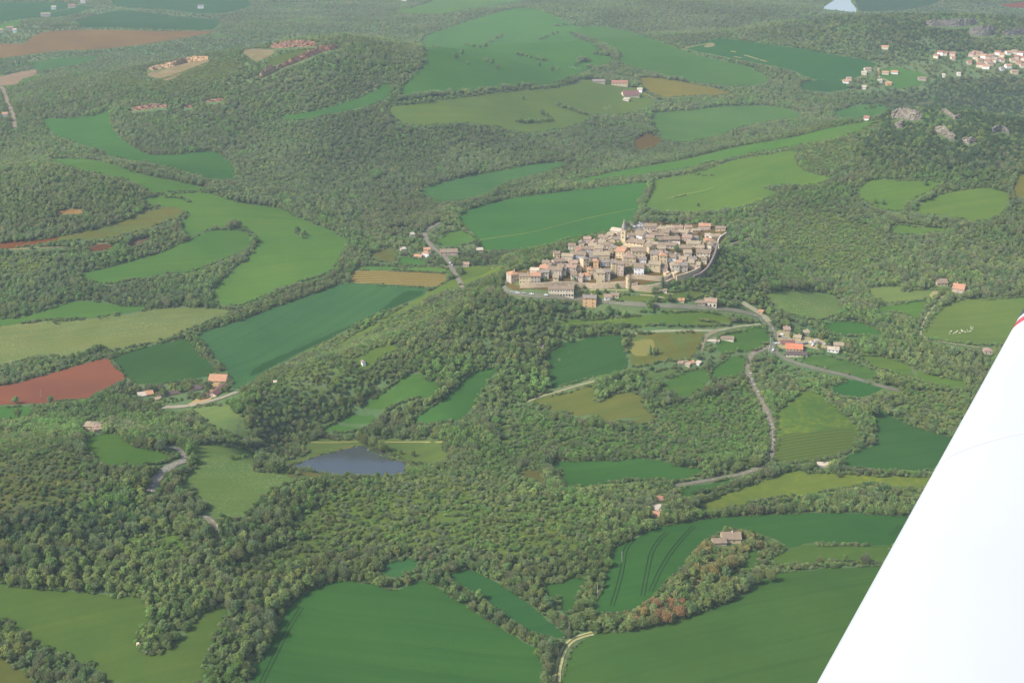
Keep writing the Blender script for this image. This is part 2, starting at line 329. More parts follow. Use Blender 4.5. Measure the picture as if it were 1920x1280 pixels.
# ------------------------------------------------------------------ fields: (name, label, kind, target colour, level, outline)
FIELDS = [
('wheat_field','large deep green wheat field widening towards the camera between two hedges','grass',(70,121,68),0,[(466,1300),(500,1215),(530,1150),(560,1115),(600,1098),(650,1088),(700,1095),(735,1106),(765,1096),(790,1086),(830,1108),(880,1140),(930,1172),(985,1202),(1012,1218),(1014,1300)]),
('wheat_field','wide green field right of the curved sandy lane, under the wing','grass',(80,124,68),0,[(1056,1300),(1062,1240),(1078,1212),(1108,1191),(1180,1183),(1260,1166),(1330,1143),(1400,1108),(1440,1078),(1520,1068),(1640,1061),(1760,1060),(1900,1080),(1900,1300)]),
('wheat_field','narrow bluish green field strip tapering to the sandy lane','grass',(66,119,76),0,[(838,1078),(865,1068),(888,1070),(940,1098),(1000,1138),(1040,1170),(1060,1196),(1020,1193),(985,1180),(940,1150),(900,1120),(860,1096)]),
('meadow','small bright green clearing framed by trees above the big wheat field','grass',(74,128,84),0,[(703,1064),(738,1048),(765,1045),(792,1056),(786,1070),(740,1084),(718,1074)]),
('meadow','triangular grass pocket between copse and narrow field strip','grass',(72,120,62),0,[(1015,1100),(1050,1087),(1100,1081),(1103,1097),(1090,1115),(1080,1145),(1060,1155),(1040,1125)]),
('wheat_field','curved green wheat field marked with dark tramlines beside the wooded farm','grass',(70,122,68),0,[(1113,1144),(1130,1100),(1143,1055),(1150,1028),(1185,1010),(1230,990),(1290,977),(1350,969),(1430,966),(1540,961),(1640,965),(1760,978),(1750,1030),(1600,1022),(1520,1018),(1478,1026),(1455,1012),(1425,1000),(1370,990),(1340,1003),(1322,1015),(1295,1040),(1280,1065),(1250,1088),(1225,1115),(1195,1137),(1160,1150)]),
('meadow','yellowish meadow strip between the tramlined field and the hedge','meadow',(94,131,66),0,[(1436,1048),(1475,1031),(1515,1021),(1580,1021),(1720,1028),(1715,1052),(1600,1056),(1540,1053),(1500,1058),(1450,1062)]),
('meadow','grass strip inside the copse around the ruined farm','grass',(80,125,62),0,[(1350,1082),(1400,1075),(1425,1058),(1420,1030),(1402,1035),(1395,1058),(1372,1075)]),
('meadow','broad yellow green meadow at the bottom left corner wood','meadow',(96,129,58),0,[(-60,1098),(60,1102),(130,1108),(200,1115),(275,1120),(278,1145),(268,1180),(262,1215),(280,1228),(300,1225),(340,1195),(375,1152),(392,1143),(425,1140),(428,1155),(405,1200),(390,1240),(368,1300),(200,1300),(187,1262),(150,1240),(110,1225),(60,1205),(35,1180),(20,1168),(-60,1150)]),
('meadow','olive field corner beyond the bottom left hedge','meadow',(112,120,60),0,[(-60,1215),(15,1240),(50,1262),(85,1300),(-60,1300)]),
('meadow','buttercup meadow with yellow patches below the road bend','yellow',(108,142,60),0,[(1302,947),(1340,935),(1375,920),(1430,900),(1470,885),(1560,886),(1640,893),(1760,896),(1750,912),(1680,912),(1640,906),(1560,920),(1480,930),(1420,940),(1360,953),(1320,956)]),
('meadow','long bright green meadow under the wooded slope','grass',(74,126,64),0,[(1030,868),(1090,864),(1160,862),(1230,861),(1265,872),(1295,876),(1326,881),(1310,892),(1260,898),(1200,902),(1170,905),(1120,908),(1080,912),(1055,903),(1045,885)]),
('fallow_field','small brown fallow patch west of the long green meadow','rough',(126,121,82),0,[(965,885),(990,878),(1012,885),(1026,900),(1024,915),(1000,905),(975,895)]),
('meadow','narrow grass strip below the road junction','grass',(76,126,66),0,[(1270,916),(1330,906),(1376,897),(1365,915),(1312,926),(1277,931)]),
('meadow','yellow green pasture inside the road curve','yellow',(90,132,60),0,[(1455,775),(1500,738),(1515,730),(1540,738),(1580,770),(1602,790),(1617,815),(1603,838),(1590,848),(1560,862),(1500,868),(1456,866),(1453,830),(1453,800)]),
('vineyard','striped vine rows in the lower half of the pasture inside the road curve','rows',(104,128,62),1,[(1456,818),(1520,811),(1595,803),(1608,817),(1596,840),(1556,860),(1500,865),(1459,864)]),
('meadow','small green field just right of the side road','grass',(70,125,64),0,[(1552,728),(1600,712),(1640,722),(1656,729),(1622,746),(1590,749),(1570,743)]),
('wheat_field','dark bluish green field bounded by a curved hedge beside the wing','grass',(72,120,76),0,[(1640,765),(1655,770),(1700,795),(1760,815),(1840,835),(1830,880),(1740,882),(1680,880),(1620,878),(1590,874),(1578,869),(1600,850),(1640,830),(1642,800)]),
('meadow','pale green meadow between scrub and side road at right','meadow',(100,140,75),0,[(1608,668),(1650,668),(1695,680),(1720,690),(1750,705),(1810,715),(1810,726),(1750,722),(1700,708),(1660,695),(1630,685)]),
('meadow','weedy green verge field above the side road','rough',(86,132,64),0,[(1500,668),(1560,668),(1600,680),(1650,700),(1640,712),(1560,695),(1510,680)]),
('wheat_field','dark green field on the slope under the village','grass',(70,115,72),0,[(1028,662),(1060,645),(1110,632),(1165,630),(1172,660),(1178,688),(1150,698),(1110,708),(1060,722),(1032,730),(1025,700)]),
('meadow','dry olive meadow below the narrow slope lane','meadow',(110,131,78),0,[(998,753),(1030,743),(1090,728),(1112,720),(1118,738),(1115,752),(1150,740),(1190,733),(1202,745),(1215,770),(1237,788),(1200,796),(1160,791),(1100,782),(1040,770)]),
('meadow','green paddock south of the garden sheds','meadow',(88,132,65),0,[(1238,722),(1270,702),(1310,690),(1332,695),(1330,722),(1310,736),(1280,743),(1258,736)]),
('meadow','green paddock left of the main road','meadow',(84,130,62),0,[(1330,692),(1350,678),(1400,667),(1398,690),(1380,706),(1345,713),(1332,706)]),
('meadow','thin pale grass strip above the paddock','meadow',(102,136,85),0,[(1198,706),(1240,693),(1275,690),(1266,702),(1230,713)]),
('allotment','rough tan and green terraces with three cypresses below the village','rough',(130,131,82),0,[(1178,630),(1240,624),(1320,624),(1312,650),(1290,676),(1250,678),(1205,686),(1184,688)]),
('allotment','tan dug vegetable plot inside the terraces','soil',(168,155,100),1,[(1183,640),(1222,638),(1225,660),(1210,668),(1186,665)]),
('meadow','bright meadow strip just below the village road','meadow',(102,138,62),0,[(1030,604),(1100,601),(1180,593),(1250,586),(1330,585),(1375,600),(1370,608),(1300,612),(1240,610),(1200,612),(1150,608),(1080,611)]),
('garden_lawn','green garden lawn around the long low garden house','grass',(84,130,64),0,[(1345,632),(1380,622),(1430,612),(1440,640),(1425,655),(1390,660),(1350,662)]),
('meadow','upper of two sloping meadows above the lake','grass',(88,137,76),0,[(596,810),(650,780),(700,745),(750,710),(775,698),(800,708),(825,725),(815,738),(770,750),(720,775),(690,800),(650,812)]),
('meadow','darker sloping meadow right of the hedge above the lake','grass',(78,130,62),0,[(768,792),(800,767),(840,737),(880,702),(910,690),(932,690),(915,720),(890,760),(860,787),(800,797)]),
('meadow','small pasture beside the tiny white chapel','meadow',(102,136,76),0,[(662,674),(700,655),(745,645),(752,655),(720,665),(695,692),(672,698)]),
('meadow','pale flowery meadow west of the lake','flowers',(110,146,86),0,[(338,902),(368,868),(360,838),(400,834),(450,838),(480,850),(476,880),(520,886),(564,890),(550,905),(510,920),(480,950),(455,975),(430,978),(400,965),(385,945),(360,925)]),
('meadow','pale flower speckled meadow below the farm road','flowers',(118,152,94),0,[(358,766),(420,757),(440,768),(460,790),(470,815),(455,822),(410,808),(380,790)]),
('meadow','vivid green clearing above the winding wooded road','grass',(92,139,62),0,[(162,822),(220,813),(240,830),(290,845),(327,856),(312,868),(280,871),(200,869),(163,850)]),
('meadow','olive shore meadow behind the lake','meadow',(102,132,80),0,[(566,829),(640,822),(700,820),(760,824),(834,826),(834,862),(790,870),(740,864),(700,848),(682,836),(650,842),(600,854),(555,870),(520,875),(530,864),(580,850)]),
('ploughed_field','brick red ploughed field at the left edge','soil',(170,110,90),0,[(-60,740),(50,713),(120,693),(200,672),(218,690),(235,708),(200,727),(160,747),(110,752),(60,757),(-60,757)]),
('wheat_field','dark teal field right of the red ploughed field','grass',(72,116,86),0,[(210,672),(260,655),(340,636),(355,640),(375,665),(400,685),(398,702),(370,708),(320,718),(280,722),(250,716),(236,704),(226,688)]),
('wheat_field','large blue green crop field in the valley below the village','grass',(76,126,84),0,[(370,628),(440,605),(510,578),(580,555),(640,532),(700,531),(760,537),(802,542),(792,556),(740,575),(680,600),(620,635),(560,665),(500,695),(462,722),(440,728),(430,700),(400,668),(385,645)]),
('crop_strip','darker teal strip along the lower side of the valley crop field','grass',(64,107,82),1,[(478,690),(560,652),(700,590),(755,549),(796,546),(784,556),(700,594),(610,638),(500,691),(470,706)]),
('stubble_field','straw coloured striped stubble strip above the valley crop field','rows',(182,163,108),0,[(655,528),(665,509),(740,509),(838,515),(836,530),(815,538),(740,534)]),
('meadow','thin green strip above the straw coloured stubble','grass',(98,146,82),0,[(668,502),(700,499),(760,502),(815,500),(842,506),(840,513),(740,507),(672,507)]),
('meadow','olive green slope strip left of the village','meadow',(108,141,74),0,[(866,502),(930,497),(950,500),(900,522),(850,541),(800,560),(740,592),(690,620),(640,648),(630,648),(700,608),(780,562),(838,528),(868,514)]),
('fallow_field','small brown plot left of the roadside hamlet','rough',(134,125,86),0,[(692,484),(720,466),(738,463),(746,475),(740,489),(712,492)]),
('garden_lawn','green lawn below the white roadside house','grass',(84,136,78),0,[(745,495),(752,482),(780,484),(800,489),(798,499),(760,499)]),
('meadow','green orchard meadow right of the hamlet road','meadow',(94,140,72),0,[(822,450),(850,432),(880,437),(896,452),(862,461),(830,462)]),
('meadow','long green field between two hedgerows on the left','grass',(90,139,74),0,[(152,514),(200,501),(280,480),(340,456),(395,433),(440,431),(470,438),(472,460),(440,478),(400,495),(360,511),(310,513),(260,522),(210,532),(165,528)]),
('meadow','big soft green hillside meadow with a round tree clump','meadow',(98,144,78),0,[(272,375),(330,362),(395,362),(440,378),(520,390),(560,408),(620,432),(650,450),(640,478),(628,505),(600,520),(560,530),(520,540),(490,560),(455,572),(420,572),(397,560),(400,540),(420,520),(444,500),(468,482),(480,462),(478,440),(440,425),(395,428),(355,446),(340,425),(352,402),(330,390),(290,385)]),
('fallow_field','brownish pasture strip under the left wood','rough',(132,134,88),0,[(268,398),(330,388),(345,403),(310,417),(270,430),(220,445),(150,450),(100,455),(20,465),(-40,460),(60,452),(130,440),(200,425),(240,410)]),
('ploughed_field','thin reddish brown earth strip at the left edge under the wood','soil',(150,105,82),1,[(-40,461),(40,449),(110,447),(95,456),(20,466),(-40,470)]),
('meadow','pale speckled hay meadow above the teal field','flowers',(120,147,90),0,[(-60,625),(60,605),(150,600),(230,590),(300,578),(350,576),(400,579),(436,583),(400,600),(350,620),(280,645),(200,660),(120,672),(70,665),(30,680),(-60,690)]),
('meadow','green pasture above the pale hay meadow','grass',(90,139,76),0,[(-60,600),(20,598),(60,588),(110,572),(160,563),(230,574),(290,575),(230,588),(150,598),(60,603),(-60,623)]),
('meadow','curving green meadow strip in the left valley','grass',(96,144,78),0,[(92,300),(150,298),(200,305),(260,325),(330,340),(392,355),(330,360),(285,359),(262,347),(220,332),(160,320)]),
('meadow','hollow green meadow between wooded slopes at upper left','meadow',(88,134,86),0,[(80,225),(130,222),(180,216),(203,206),(210,240),(240,270),(280,290),(335,290),(400,285),(435,308),(440,332),(400,336),(340,320),(280,305),(240,300),(200,290),(150,270),(100,250)]),
('meadow','small green field at the left edge below the red field','grass',(84,138,78),0,[(-60,768),(30,762),(60,765),(55,776),(-60,802)]),
('wheat_field','long green field behind the hilltop village','grass',(78,132,80),0,[(862,405),(890,390),(960,372),(1040,362),(1120,352),(1200,343),(1216,345),(1206,370),(1196,395),(1185,410),(1165,427),(1120,437),(1060,450),(1000,462),(960,468),(905,468),(900,455),(885,435),(868,420)]),
('meadow','yellow green meadow sloping behind the village roofs','meadow',(102,142,80),0,[(1226,340),(1300,325),(1380,300),(1440,290),(1490,282),(1492,300),(1510,320),(1562,335),(1530,346),(1480,346),(1430,350),(1452,365),(1400,386),(1330,400),(1260,403),(1212,402),(1210,385),(1220,360)]),
('wheat_field','wedge of green field against the central wood','grass',(85,135,88),0,[(790,357),(860,335),(940,320),(1000,309),(1064,305),(1020,322),(960,337),(930,352),(900,366),(860,376),(820,376)]),
('meadow','long pale valley strip beyond the riverside trees','grass',(95,144,100),0,[(1062,343),(1180,317),(1280,300),(1380,276),(1480,259),(1580,236),(1642,228),(1600,250),(1500,272),(1380,293),(1280,316),(1150,333)]),
('meadow','wide pale green pasture around the red roofed hill farm','meadow',(112,145,94),0,[(728,203),(800,193),(880,181),(960,171),(1040,165),(1080,156),(1110,148),(1160,165),(1200,166),(1215,180),(1226,190),(1190,212),(1110,216),(1100,226),(1060,240),(980,250),(930,237),(860,230),(780,236),(742,226)]),
('meadow','upper green pasture dotted with bushes','meadow',(100,145,92),0,[(750,182),(754,165),(800,115),(792,75),(850,50),(930,25),(980,16),(1020,22),(1060,40),(1090,55),(1070,68),(1120,84),(1130,100),(1150,112),(1110,128),(1080,142),(1040,156),(960,164),(880,173),(800,182)]),
('meadow','long green upland meadow under the far wood','meadow',(100,141,94),0,[(1080,58),(1110,49),(1180,60),(1240,80),(1290,98),(1340,112),(1400,125),(1442,150),(1400,162),(1330,158),(1260,148),(1215,134),(1160,117),(1165,102),(1140,84)]),
('fallow_field','tan stubble field right of the red roofed hill farm','soil',(148,143,102),0,[(1198,147),(1250,149),(1320,162),(1372,176),(1300,180),(1240,182),(1215,170)]),
('wheat_field','dark teal field at the upper right streaked with pale tracks','grass',(80,130,106),0,[(1290,92),(1320,80),(1350,73),(1440,84),(1500,92),(1570,105),(1642,120),(1602,146),(1530,150),(1480,131),(1400,115),(1330,101)]),
('wheat_field','small teal field left of the far hamlet','grass',(75,124,103),0,[(1505,155),(1570,150),(1592,165),(1550,173),(1500,166)]),
('meadow','green field beside the riverside wood','grass',(98,144,94),0,[(1225,215),(1290,208),(1350,200),(1420,198),(1482,205),(1500,216),(1450,226),(1400,236),(1370,246),(1290,266),(1240,260),(1230,240)]),
('fallow_field','reddish brown cleared patch in the central wood','soil',(140,118,92),0,[(1188,264),(1215,250),(1241,263),(1226,279),(1195,279)]),
('meadow','narrow green tongue between central woods','grass',(88,135,84),0,[(518,221),(600,206),(660,188),(700,172),(726,158),(736,170),(722,186),(700,196),(640,210),(560,226)]),
('meadow','pale green upland field at the top edge','meadow',(115,153,102),0,[(740,22),(790,10),(850,-12),(1010,-30),(1000,-4),(940,8),(880,18),(820,26)]),
('ploughed_field','large tan ploughed field at the upper left','soil',(166,138,114),0,[(-60,80),(40,83),(75,62),(150,57),(220,57),(300,59),(405,60),(345,72),(260,85),(180,93),(100,97),(30,106),(-60,112)]),
('meadow','bright green far field at the left edge','meadow',(112,154,84),0,[(-60,58),(0,46),(38,37),(36,46),(15,58),(-60,72)]),
('meadow','bluish green far field above the tan ploughed field','grass',(84,130,104),0,[(146,38),(230,20),(320,30),(412,40),(400,55),(300,55),(210,52),(150,50)]),
('meadow','far pasture in the top left corner','grass',(96,136,100),0,[(-60,12),(80,5),(172,14),(122,30),(60,34),(-60,44)]),
('meadow','far green field along the top edge','grass',(88,134,98),0,[(200,-10),(330,-12),(460,-6),(470,12),(400,26),(300,18),(220,12)]),
('meadow','green strip under the tan ploughed field','meadow',(98,138,96),0,[(60,118),(110,110),(170,107),(203,101),(150,120),(100,128),(68,131)]),
('meadow','right hand hillside pasture ringed by trees','meadow',(108,146,80),0,[(1715,392),(1760,366),(1820,353),(1872,356),(1892,370),(1876,406),(1830,416),(1780,406),(1730,401)]),
('meadow','hillside pasture left of the ringed one','meadow',(104,144,80),0,[(1604,362),(1630,339),(1700,338),(1768,343),(1742,359),(1712,376),(1692,396),(1650,391),(1625,381)]),
('meadow','pale swirling hay meadow right of the village wood','flowers',(118,156,90),0,[(1430,552),(1490,543),(1560,553),(1581,566),(1570,590),(1530,600),(1480,591),(1450,576)]),
('meadow','pale strip of grass left of the right hand farm','meadow',(118,152,92),0,[(1625,542),(1690,536),(1692,547),(1740,543),(1762,548),(1722,565),(1660,568),(1640,560)]),
('meadow','small square green field left of the farm track','grass',(94,143,74),0,[(1640,581),(1690,568),(1737,564),(1731,585),(1722,599),(1690,589)]),
('meadow','large sunny cow pasture behind the wing tip','meadow',(114,149,84),0,[(1735,612),(1765,577),(1800,563),(1860,560),(1980,563),(1980,645),(1850,648),(1780,642),(1732,633)]),
('meadow','deep green field between woods near the roadside inn','grass',(80,135,68),0,[(1543,611),(1590,600),(1640,615),(1652,626),(1600,631),(1555,626)]),
('meadow','bluish field beyond the far reservoir','grass',(76,128,106),0,[(1604,2),(1640,-30),(1790,-20),(1750,8),(1700,18),(1640,22),(1612,20)]),
('meadow','sunny meadow behind the far hamlet','meadow',(100,144,86),0,[(1648,135),(1665,127),(1700,130),(1735,141),(1722,160),(1676,166),(1655,152)]),
('meadow','green glade between riverside copses','grass',(90,138,92),0,[(1562,212),(1620,196),(1662,200),(1652,216),(1590,223)]),
('meadow','small glade under the ringed pasture','meadow',(102,142,78),0,[(1680,422),(1720,425),(1785,430),(1700,441),(1668,437)]),
('meadow','small forest glade at the bottom centre','meadow',(104,140,80),0,[(818,972),(855,963),(888,970),(862,981),(830,984)]),
('meadow','brown green terrace field under the cliff hill','meadow',(120,136,84),0,[(1905,330),(1960,325),(1960,372),(1905,368)]),
('ploughed_field','thin reddish field on the far right skyline','soil',(150,125,110),0,[(1878,9),(1980,3),(1980,12),(1895,15)]),
('quarry_floor','pale sandy quarry bench, leftmost of the hilltop quarries','rock',(198,170,138),0,[(272,140),(310,131),(345,120),(392,112),(384,123),(352,131),(334,143),(315,151),(296,147)]),
('quarry_floor','pale sandy quarry floor above the red cliffs','rock',(190,168,138),0,[(452,96),(480,92),(517,97),(500,109),(480,116),(466,106)]),
('meadow','green quarry floor between two red rock faces','grass',(104,132,88),0,[(510,108),(560,94),(600,93),(610,96),(560,108),(520,122),(498,122)]),
('quarry_floor','pinkish grey open pit at the left edge','rock',(188,174,155),0,[(-40,152),(10,142),(40,135),(69,132),(66,141),(40,150),(32,159),(-40,160)]),
('quarry_floor','small ochre earth scar in the left wood','rock',(206,160,112),0,[(105,399),(130,392),(160,395),(150,401),(120,402)]),
('bare_soil','reddish bare ground beside the brown hedge at left','rock',(158,112,88),0,[(165,466),(190,458),(215,460),(200,468),(175,472)]),
('bare_soil','tan bare track bank among the left hedges','rock',(160,130,108),0,[(240,456),(262,448),(280,447),(262,457),(245,463)]),
('farm_yard','ochre dirt yard between barns of the valley farm','soil',(214,172,128),1,[(345,762),(368,750),(382,732),(395,716),(412,706),(422,712),(408,724),(400,745),(384,758)]),
('car_park','tan gravel parking area behind the roadside inn','soil',(205,180,140),0,[(1462,652),(1452,625),(1470,622),(1500,630),(1540,636),(1560,650),(1535,655),(1495,648)]),
('village_ground','pale stone and dirt streets under the village houses','soil',(128,120,98),0,[(955,540),(960,512),(985,506),(1015,496),(1048,482),(1075,469),(1100,457),(1125,445),(1150,431),(1215,416),(1290,420),(1352,424),(1362,440),(1350,462),(1335,492),(1312,512),(1290,520),(1262,526),(1180,536),(1110,541),(1060,543),(1000,543)]),
('car_park','grey asphalt church square packed with cars','road',(160,158,155),1,[(1178,431),(1180,420),(1200,417),(1216,420),(1214,430),(1200,434)]),
('farm_yard','pale dirt yard between the two right hand farm buildings','soil',(196,182,130),1,[(1742,552),(1760,540),(1785,545),(1795,555),(1770,562),(1752,562)]),
('garden_lawn','terraced garden grass below the village wall','rough',(122,136,86),0,[(1085,546),(1180,553),(1250,548),(1300,545),(1330,548),(1300,562),(1230,566),(1170,566),(1130,560)]),
('scrub','olive scrub slope of low bushes falling left from the village','rough',(112,130,80),0,[(560,662),(700,612),(760,590),(830,561),(872,548),(880,570),(820,600),(770,640),(748,642),(700,652),(655,680),(610,738),(540,772),(480,775),(500,730)]),
('scrub','pale green mound of young trees below the lake','rough',(118,137,74),0,[(620,930),(700,905),(800,900),(880,905),(900,930),(860,950),(800,955),(700,985),(600,1010),(540,1000)]),
('scrub','brownish scrub hilltop at the left edge','rough',(112,116,80),0,[(-60,835),(60,815),(140,850),(158,880),(155,930),(80,950),(-60,962)]),
('scrub','bright bushy slope left of the main road','rough',(98,134,66),0,[(1240,765),(1330,745),(1400,725),(1430,780),(1432,840),(1330,862),(1250,850),(1240,800)]),
('scrub','small grassy opening in the wood left of the poplars','rough',(112,136,74),0,[(230,1010),(300,1000),(360,1010),(350,1040),(280,1050)]),
('scrub','olive scrub beside the wing under the side road','rough',(120,132,82),0,[(1662,742),(1700,732),(1800,742),(1800,800),(1735,802),(1685,782)]),
('scrub','greyish brown clearing around the hilltop quarries','rough',(126,124,100),0,[(180,130),(280,152),(420,108),(450,118),(440,140),(360,170),(290,172),(210,150)]),
('scrub','light green scrub flank left of the dark cliff hill','rough',(118,138,94),0,[(1500,282),(1560,246),(1640,225),(1662,234),(1605,268),(1570,325),(1515,312)]),
('scrub','green bushy slope between the two dry meadows','rough',(98,131,70),0,[(970,745),(1040,790),(1180,812),(1240,800),(1235,850),(1080,850),(960,850),(930,800)]),
('scrub','broad light olive scrub across the centre foreground','rough',(116,134,78),0,[(640,985),(800,962),(1000,940),(1110,955),(1130,1000),(1050,1040),(900,1050),(800,1030),(700,1035),(600,1050),(500,1085),(430,1100),(440,1060),(560,1015)]),
('scrub','greyish scrub slope right of the village','rough',(110,128,92),0,[(1450,390),(1560,400),(1660,440),(1700,480),(1600,512),(1480,485),(1430,430)]),
('scrub','light olive scrub west of the valley hedges','rough',(112,128,92),0,[(-60,490),(60,478),(100,490),(70,515),(-60,525)]),
]
NOCLEAR = {'village_ground', 'scrub'}

ROADS = [ # name,label,px polyline,width m,colour,kind,level
('road','grey road climbing from the roadside inn and curling around the village',[(1446,662),(1452,640),(1449,615),(1430,597),(1400,587),(1370,581),(1330,578),(1280,575),(1230,573),(1180,570),(1140,566),(1100,562),(1060,558),(1020,556),(980,553),(955,548),(944,541),(946,530),(962,518)],5.0,(146,150,142),2),
('road','grey main road running down the slope from the junction',[(1446,650),(1430,655),(1412,662),(1404,676),(1403,695),(1409,715),(1422,740),(1435,765),(1446,795),(1449,825),(1446,850),(1436,868),(1420,879),(1380,891),(1330,900),(1268,911)],5.8,(150,148,140),1),
('road','narrow grey side road slanting away right of the inn',[(1450,655),(1466,668),(1490,680),(1530,691),(1590,705),(1640,721),(1685,732)],5.5,(142,145,138),0),
('dirt_road','broad pale dirt road joining the village road near the bend',[(1392,568),(1412,580),(1432,592),(1442,604)],7,(205,185,155),3),
('path','pale gravel lane under the bright meadow strip',[(1178,626),(1240,621),(1310,620),(1345,620),(1380,613),(1426,608)],3.5,(190,178,145),1),
('path','short grey lane dropping past the garden house',[(1345,620),(1325,630),(1318,645),(1315,658)],5,(165,162,145),2),
('road','grey road winding through the roadside hamlet',[(868,540),(858,520),(845,500),(835,481),(815,468),(801,451),(796,438),(806,428),(826,418)],6,(158,155,152),1),
('road','pale asphalt road passing the valley farm',[(306,764),(345,762),(380,756),(412,747),(445,735)],8,(180,175,165),2),
('road','winding grey road emerging from the wood at left',[(284,922),(289,905),(308,882),(328,870),(345,864),(346,852),(336,843),(318,838)],7,(168,166,160),1),
('road','short bend of grey road beside two poplars',[(380,968),(398,978),(408,992),(411,1010)],6,(165,160,150),1),
('path','pale narrow lane along the cow pasture',[(1768,555),(1750,575),(1736,596),(1727,615),(1727,630),(1760,640),(1838,652)],3.5,(185,180,150),1),
('path','straight pale lane between dark field and dry meadow',[(988,754),(1010,745),(1045,735),(1080,724),(1114,715)],3.6,(175,175,150),1),
('path','thin pale track crossing the long field behind the village',[(900,450),(930,446),(1000,435),(1100,410),(1190,392)],2.2,(140,165,95),1),
('path','short chalky track in the yellow green meadow',[(1250,373),(1275,366),(1310,360),(1338,352)],2.2,(175,178,125),1),
('path','pale walled lane hugging the east end of the village',[(1342,466),(1362,460),(1385,453),(1408,446)],4,(165,165,150),1),
('path','thin sandy path behind the lake',[(573,829),(620,830),(680,828),(740,829),(830,829)],2.2,(180,172,125),1),
('path','far village lane bending through the hamlet',[(1647,128),(1648,146),(1660,150),(1672,157)],6,(188,182,160),1),
('road','far grey road descending along the left edge',[(-20,150),(4,165),(14,192),(24,215),(28,240)],9,(165,160,155),1),
('path','pale farm track in the left hedgerow country',[(18,468),(120,463),(180,458),(218,455)],3,(170,165,140),1),
('path','sandy forest cutting near the bottom left hedge',[(430,1172),(445,1152),(465,1138)],3.6,(168,152,122),1),
('path','tan track leading up to the wooded farm',[(1302,1102),(1312,1088),(1321,1074)],4.5,(175,150,105),1),
('path','curved track at the foot of the hill farm',[(1200,168),(1212,178),(1230,186)],5,(170,160,130),1),
('path','pale earth road leading into the teal field',[(1282,92),(1300,88),(1330,82)],6,(165,165,130),1),
('path','thin pale terrace path under the village wall',[(1078,548),(1120,544),(1168,545),(1195,546),(1240,550),(1262,552)],2,(180,175,140),2),
('path','sandy path along the upper lane of the stubble field',[(815,501),(830,500),(840,502)],3,(165,160,140),2),
('path','pale far lane near the top left farms',[(95,24),(130,17),(170,0)],8,(170,165,150),1),
]

FMAT = {}
def rowdir(a, b):
    A = plane_pt(*a, 10); B = plane_pt(*b, 10); dx, dy = B[0] - A[0], B[1] - A[1]; L = math.hypot(dx, dy); return (dx / L, dy / L)
DIRS = {0: rowdir((600, 1200), (900, 1215)), 1: rowdir((1200, 1210), (1500, 1150)), 37: rowdir((460, 700), (760, 545)), 38: rowdir((460, 700), (760, 545))}
for i, (nm, lb, kind, c, lv, poly) in enumerate(FIELDS):
    if kind in ('meadow', 'flowers') and c[1] > c[0] + 14: c = (c[0] - 3, c[1], c[2])
    if nm == 'scrub': c = (c[0] - 9, c[1] + 5, c[2])
    base = albedo(c, dist_at(poly)); amount = 1.0; d = DIRS.get(i); sec = None
    if nm == 'wheat_field' and i not in (5,) and dist_at(poly) < 1750: amount = 2.0
    if nm == 'vineyard': d = rowdir((1456, 845), (1600, 828)); amount = 1.15; sec = albedo((80, 115, 50), 1500)
    if nm == 'stubble_field': d = rowdir((665, 516), (838, 522)); amount = .75; sec = albedo((150, 120, 85), 1900)
    if kind == 'rock': sec = sc(base, .62, (1, .95, .9))
    mt = field_mat(lb[:40], base, kind, d, amount, sec)
    patch(nm, lb, poly, mt, lv, 1 if nm in ('ploughed_field', 'crop_strip') else 2)
    if nm not in NOCLEAR and lv == 0: CLEAR.append(chaikin(poly, 2))
SCRUB = [chaikin(p[5], 2) for p in FIELDS if p[0] == 'scrub']
VILLAGE_PX = [p for p in FIELDS if p[0] == 'village_ground'][0][5]

def ribbon(name, label, px, w, mat, lv, kind='structure'):
    P = chaikin(px, 2, False); Q = []
    for a, b in zip(P[:-1], P[1:]):
        n = max(1, int(math.hypot(a[0] - b[0], a[1] - b[1]) / 4))
        for k in range(n): Q.append((a[0] + (b[0] - a[0]) * k / n, a[1] + (b[1] - a[1]) * k / n))
    Q.append(P[-1])
    W = cast([q[0] for q in Q], [q[1] for q in Q])[:, :2]
    for _ in range(2): W[1:-1] = (W[:-2] + W[1:-1] * 2 + W[2:]) / 4
    T = np.gradient(W, axis=0); T /= np.maximum(1e-6, np.linalg.norm(T, axis=1, keepdims=True)); N = np.stack([-T[:, 1], T[:, 0]], 1)
    V = []; F = []; ym = W[:, 1].mean(); off = .30 + .12 * lv + max(0, ym - 1500) * .0003
    for k in range(len(W)):
        jit = 1 + .12 * math.sin(k * 1.7) * math.sin(k * .61)
        for s in (-.5, -.2, .2, .5):
            p = W[k] + N[k] * s * w * (jit if abs(s) > .3 else 1); V.append((p[0], p[1], float(height(p[0], p[1])) + off))
    for k in range(len(W) - 1):
        for j in range(3): a = k * 4 + j; F.append((a, a + 1, a + 5, a + 4)[::-1])
    o = link(name, mesh(name, V, F, True), None, [mat]); tag(o, label, kind=kind)
    return W, N, off

RIB = {}
for i, (nm, lb, px, w, c, lv) in enumerate(ROADS):
    x = dist_at(px); w = w * .75 if nm == 'path' else w; mt = field_mat('surface of ' + lb[:30], albedo(c, x), 'road')
    RIB[i] = (ribbon(nm, lb, px, w, mt, lv), w)
    ROADPX.append((chaikin(px, 2, False), w))

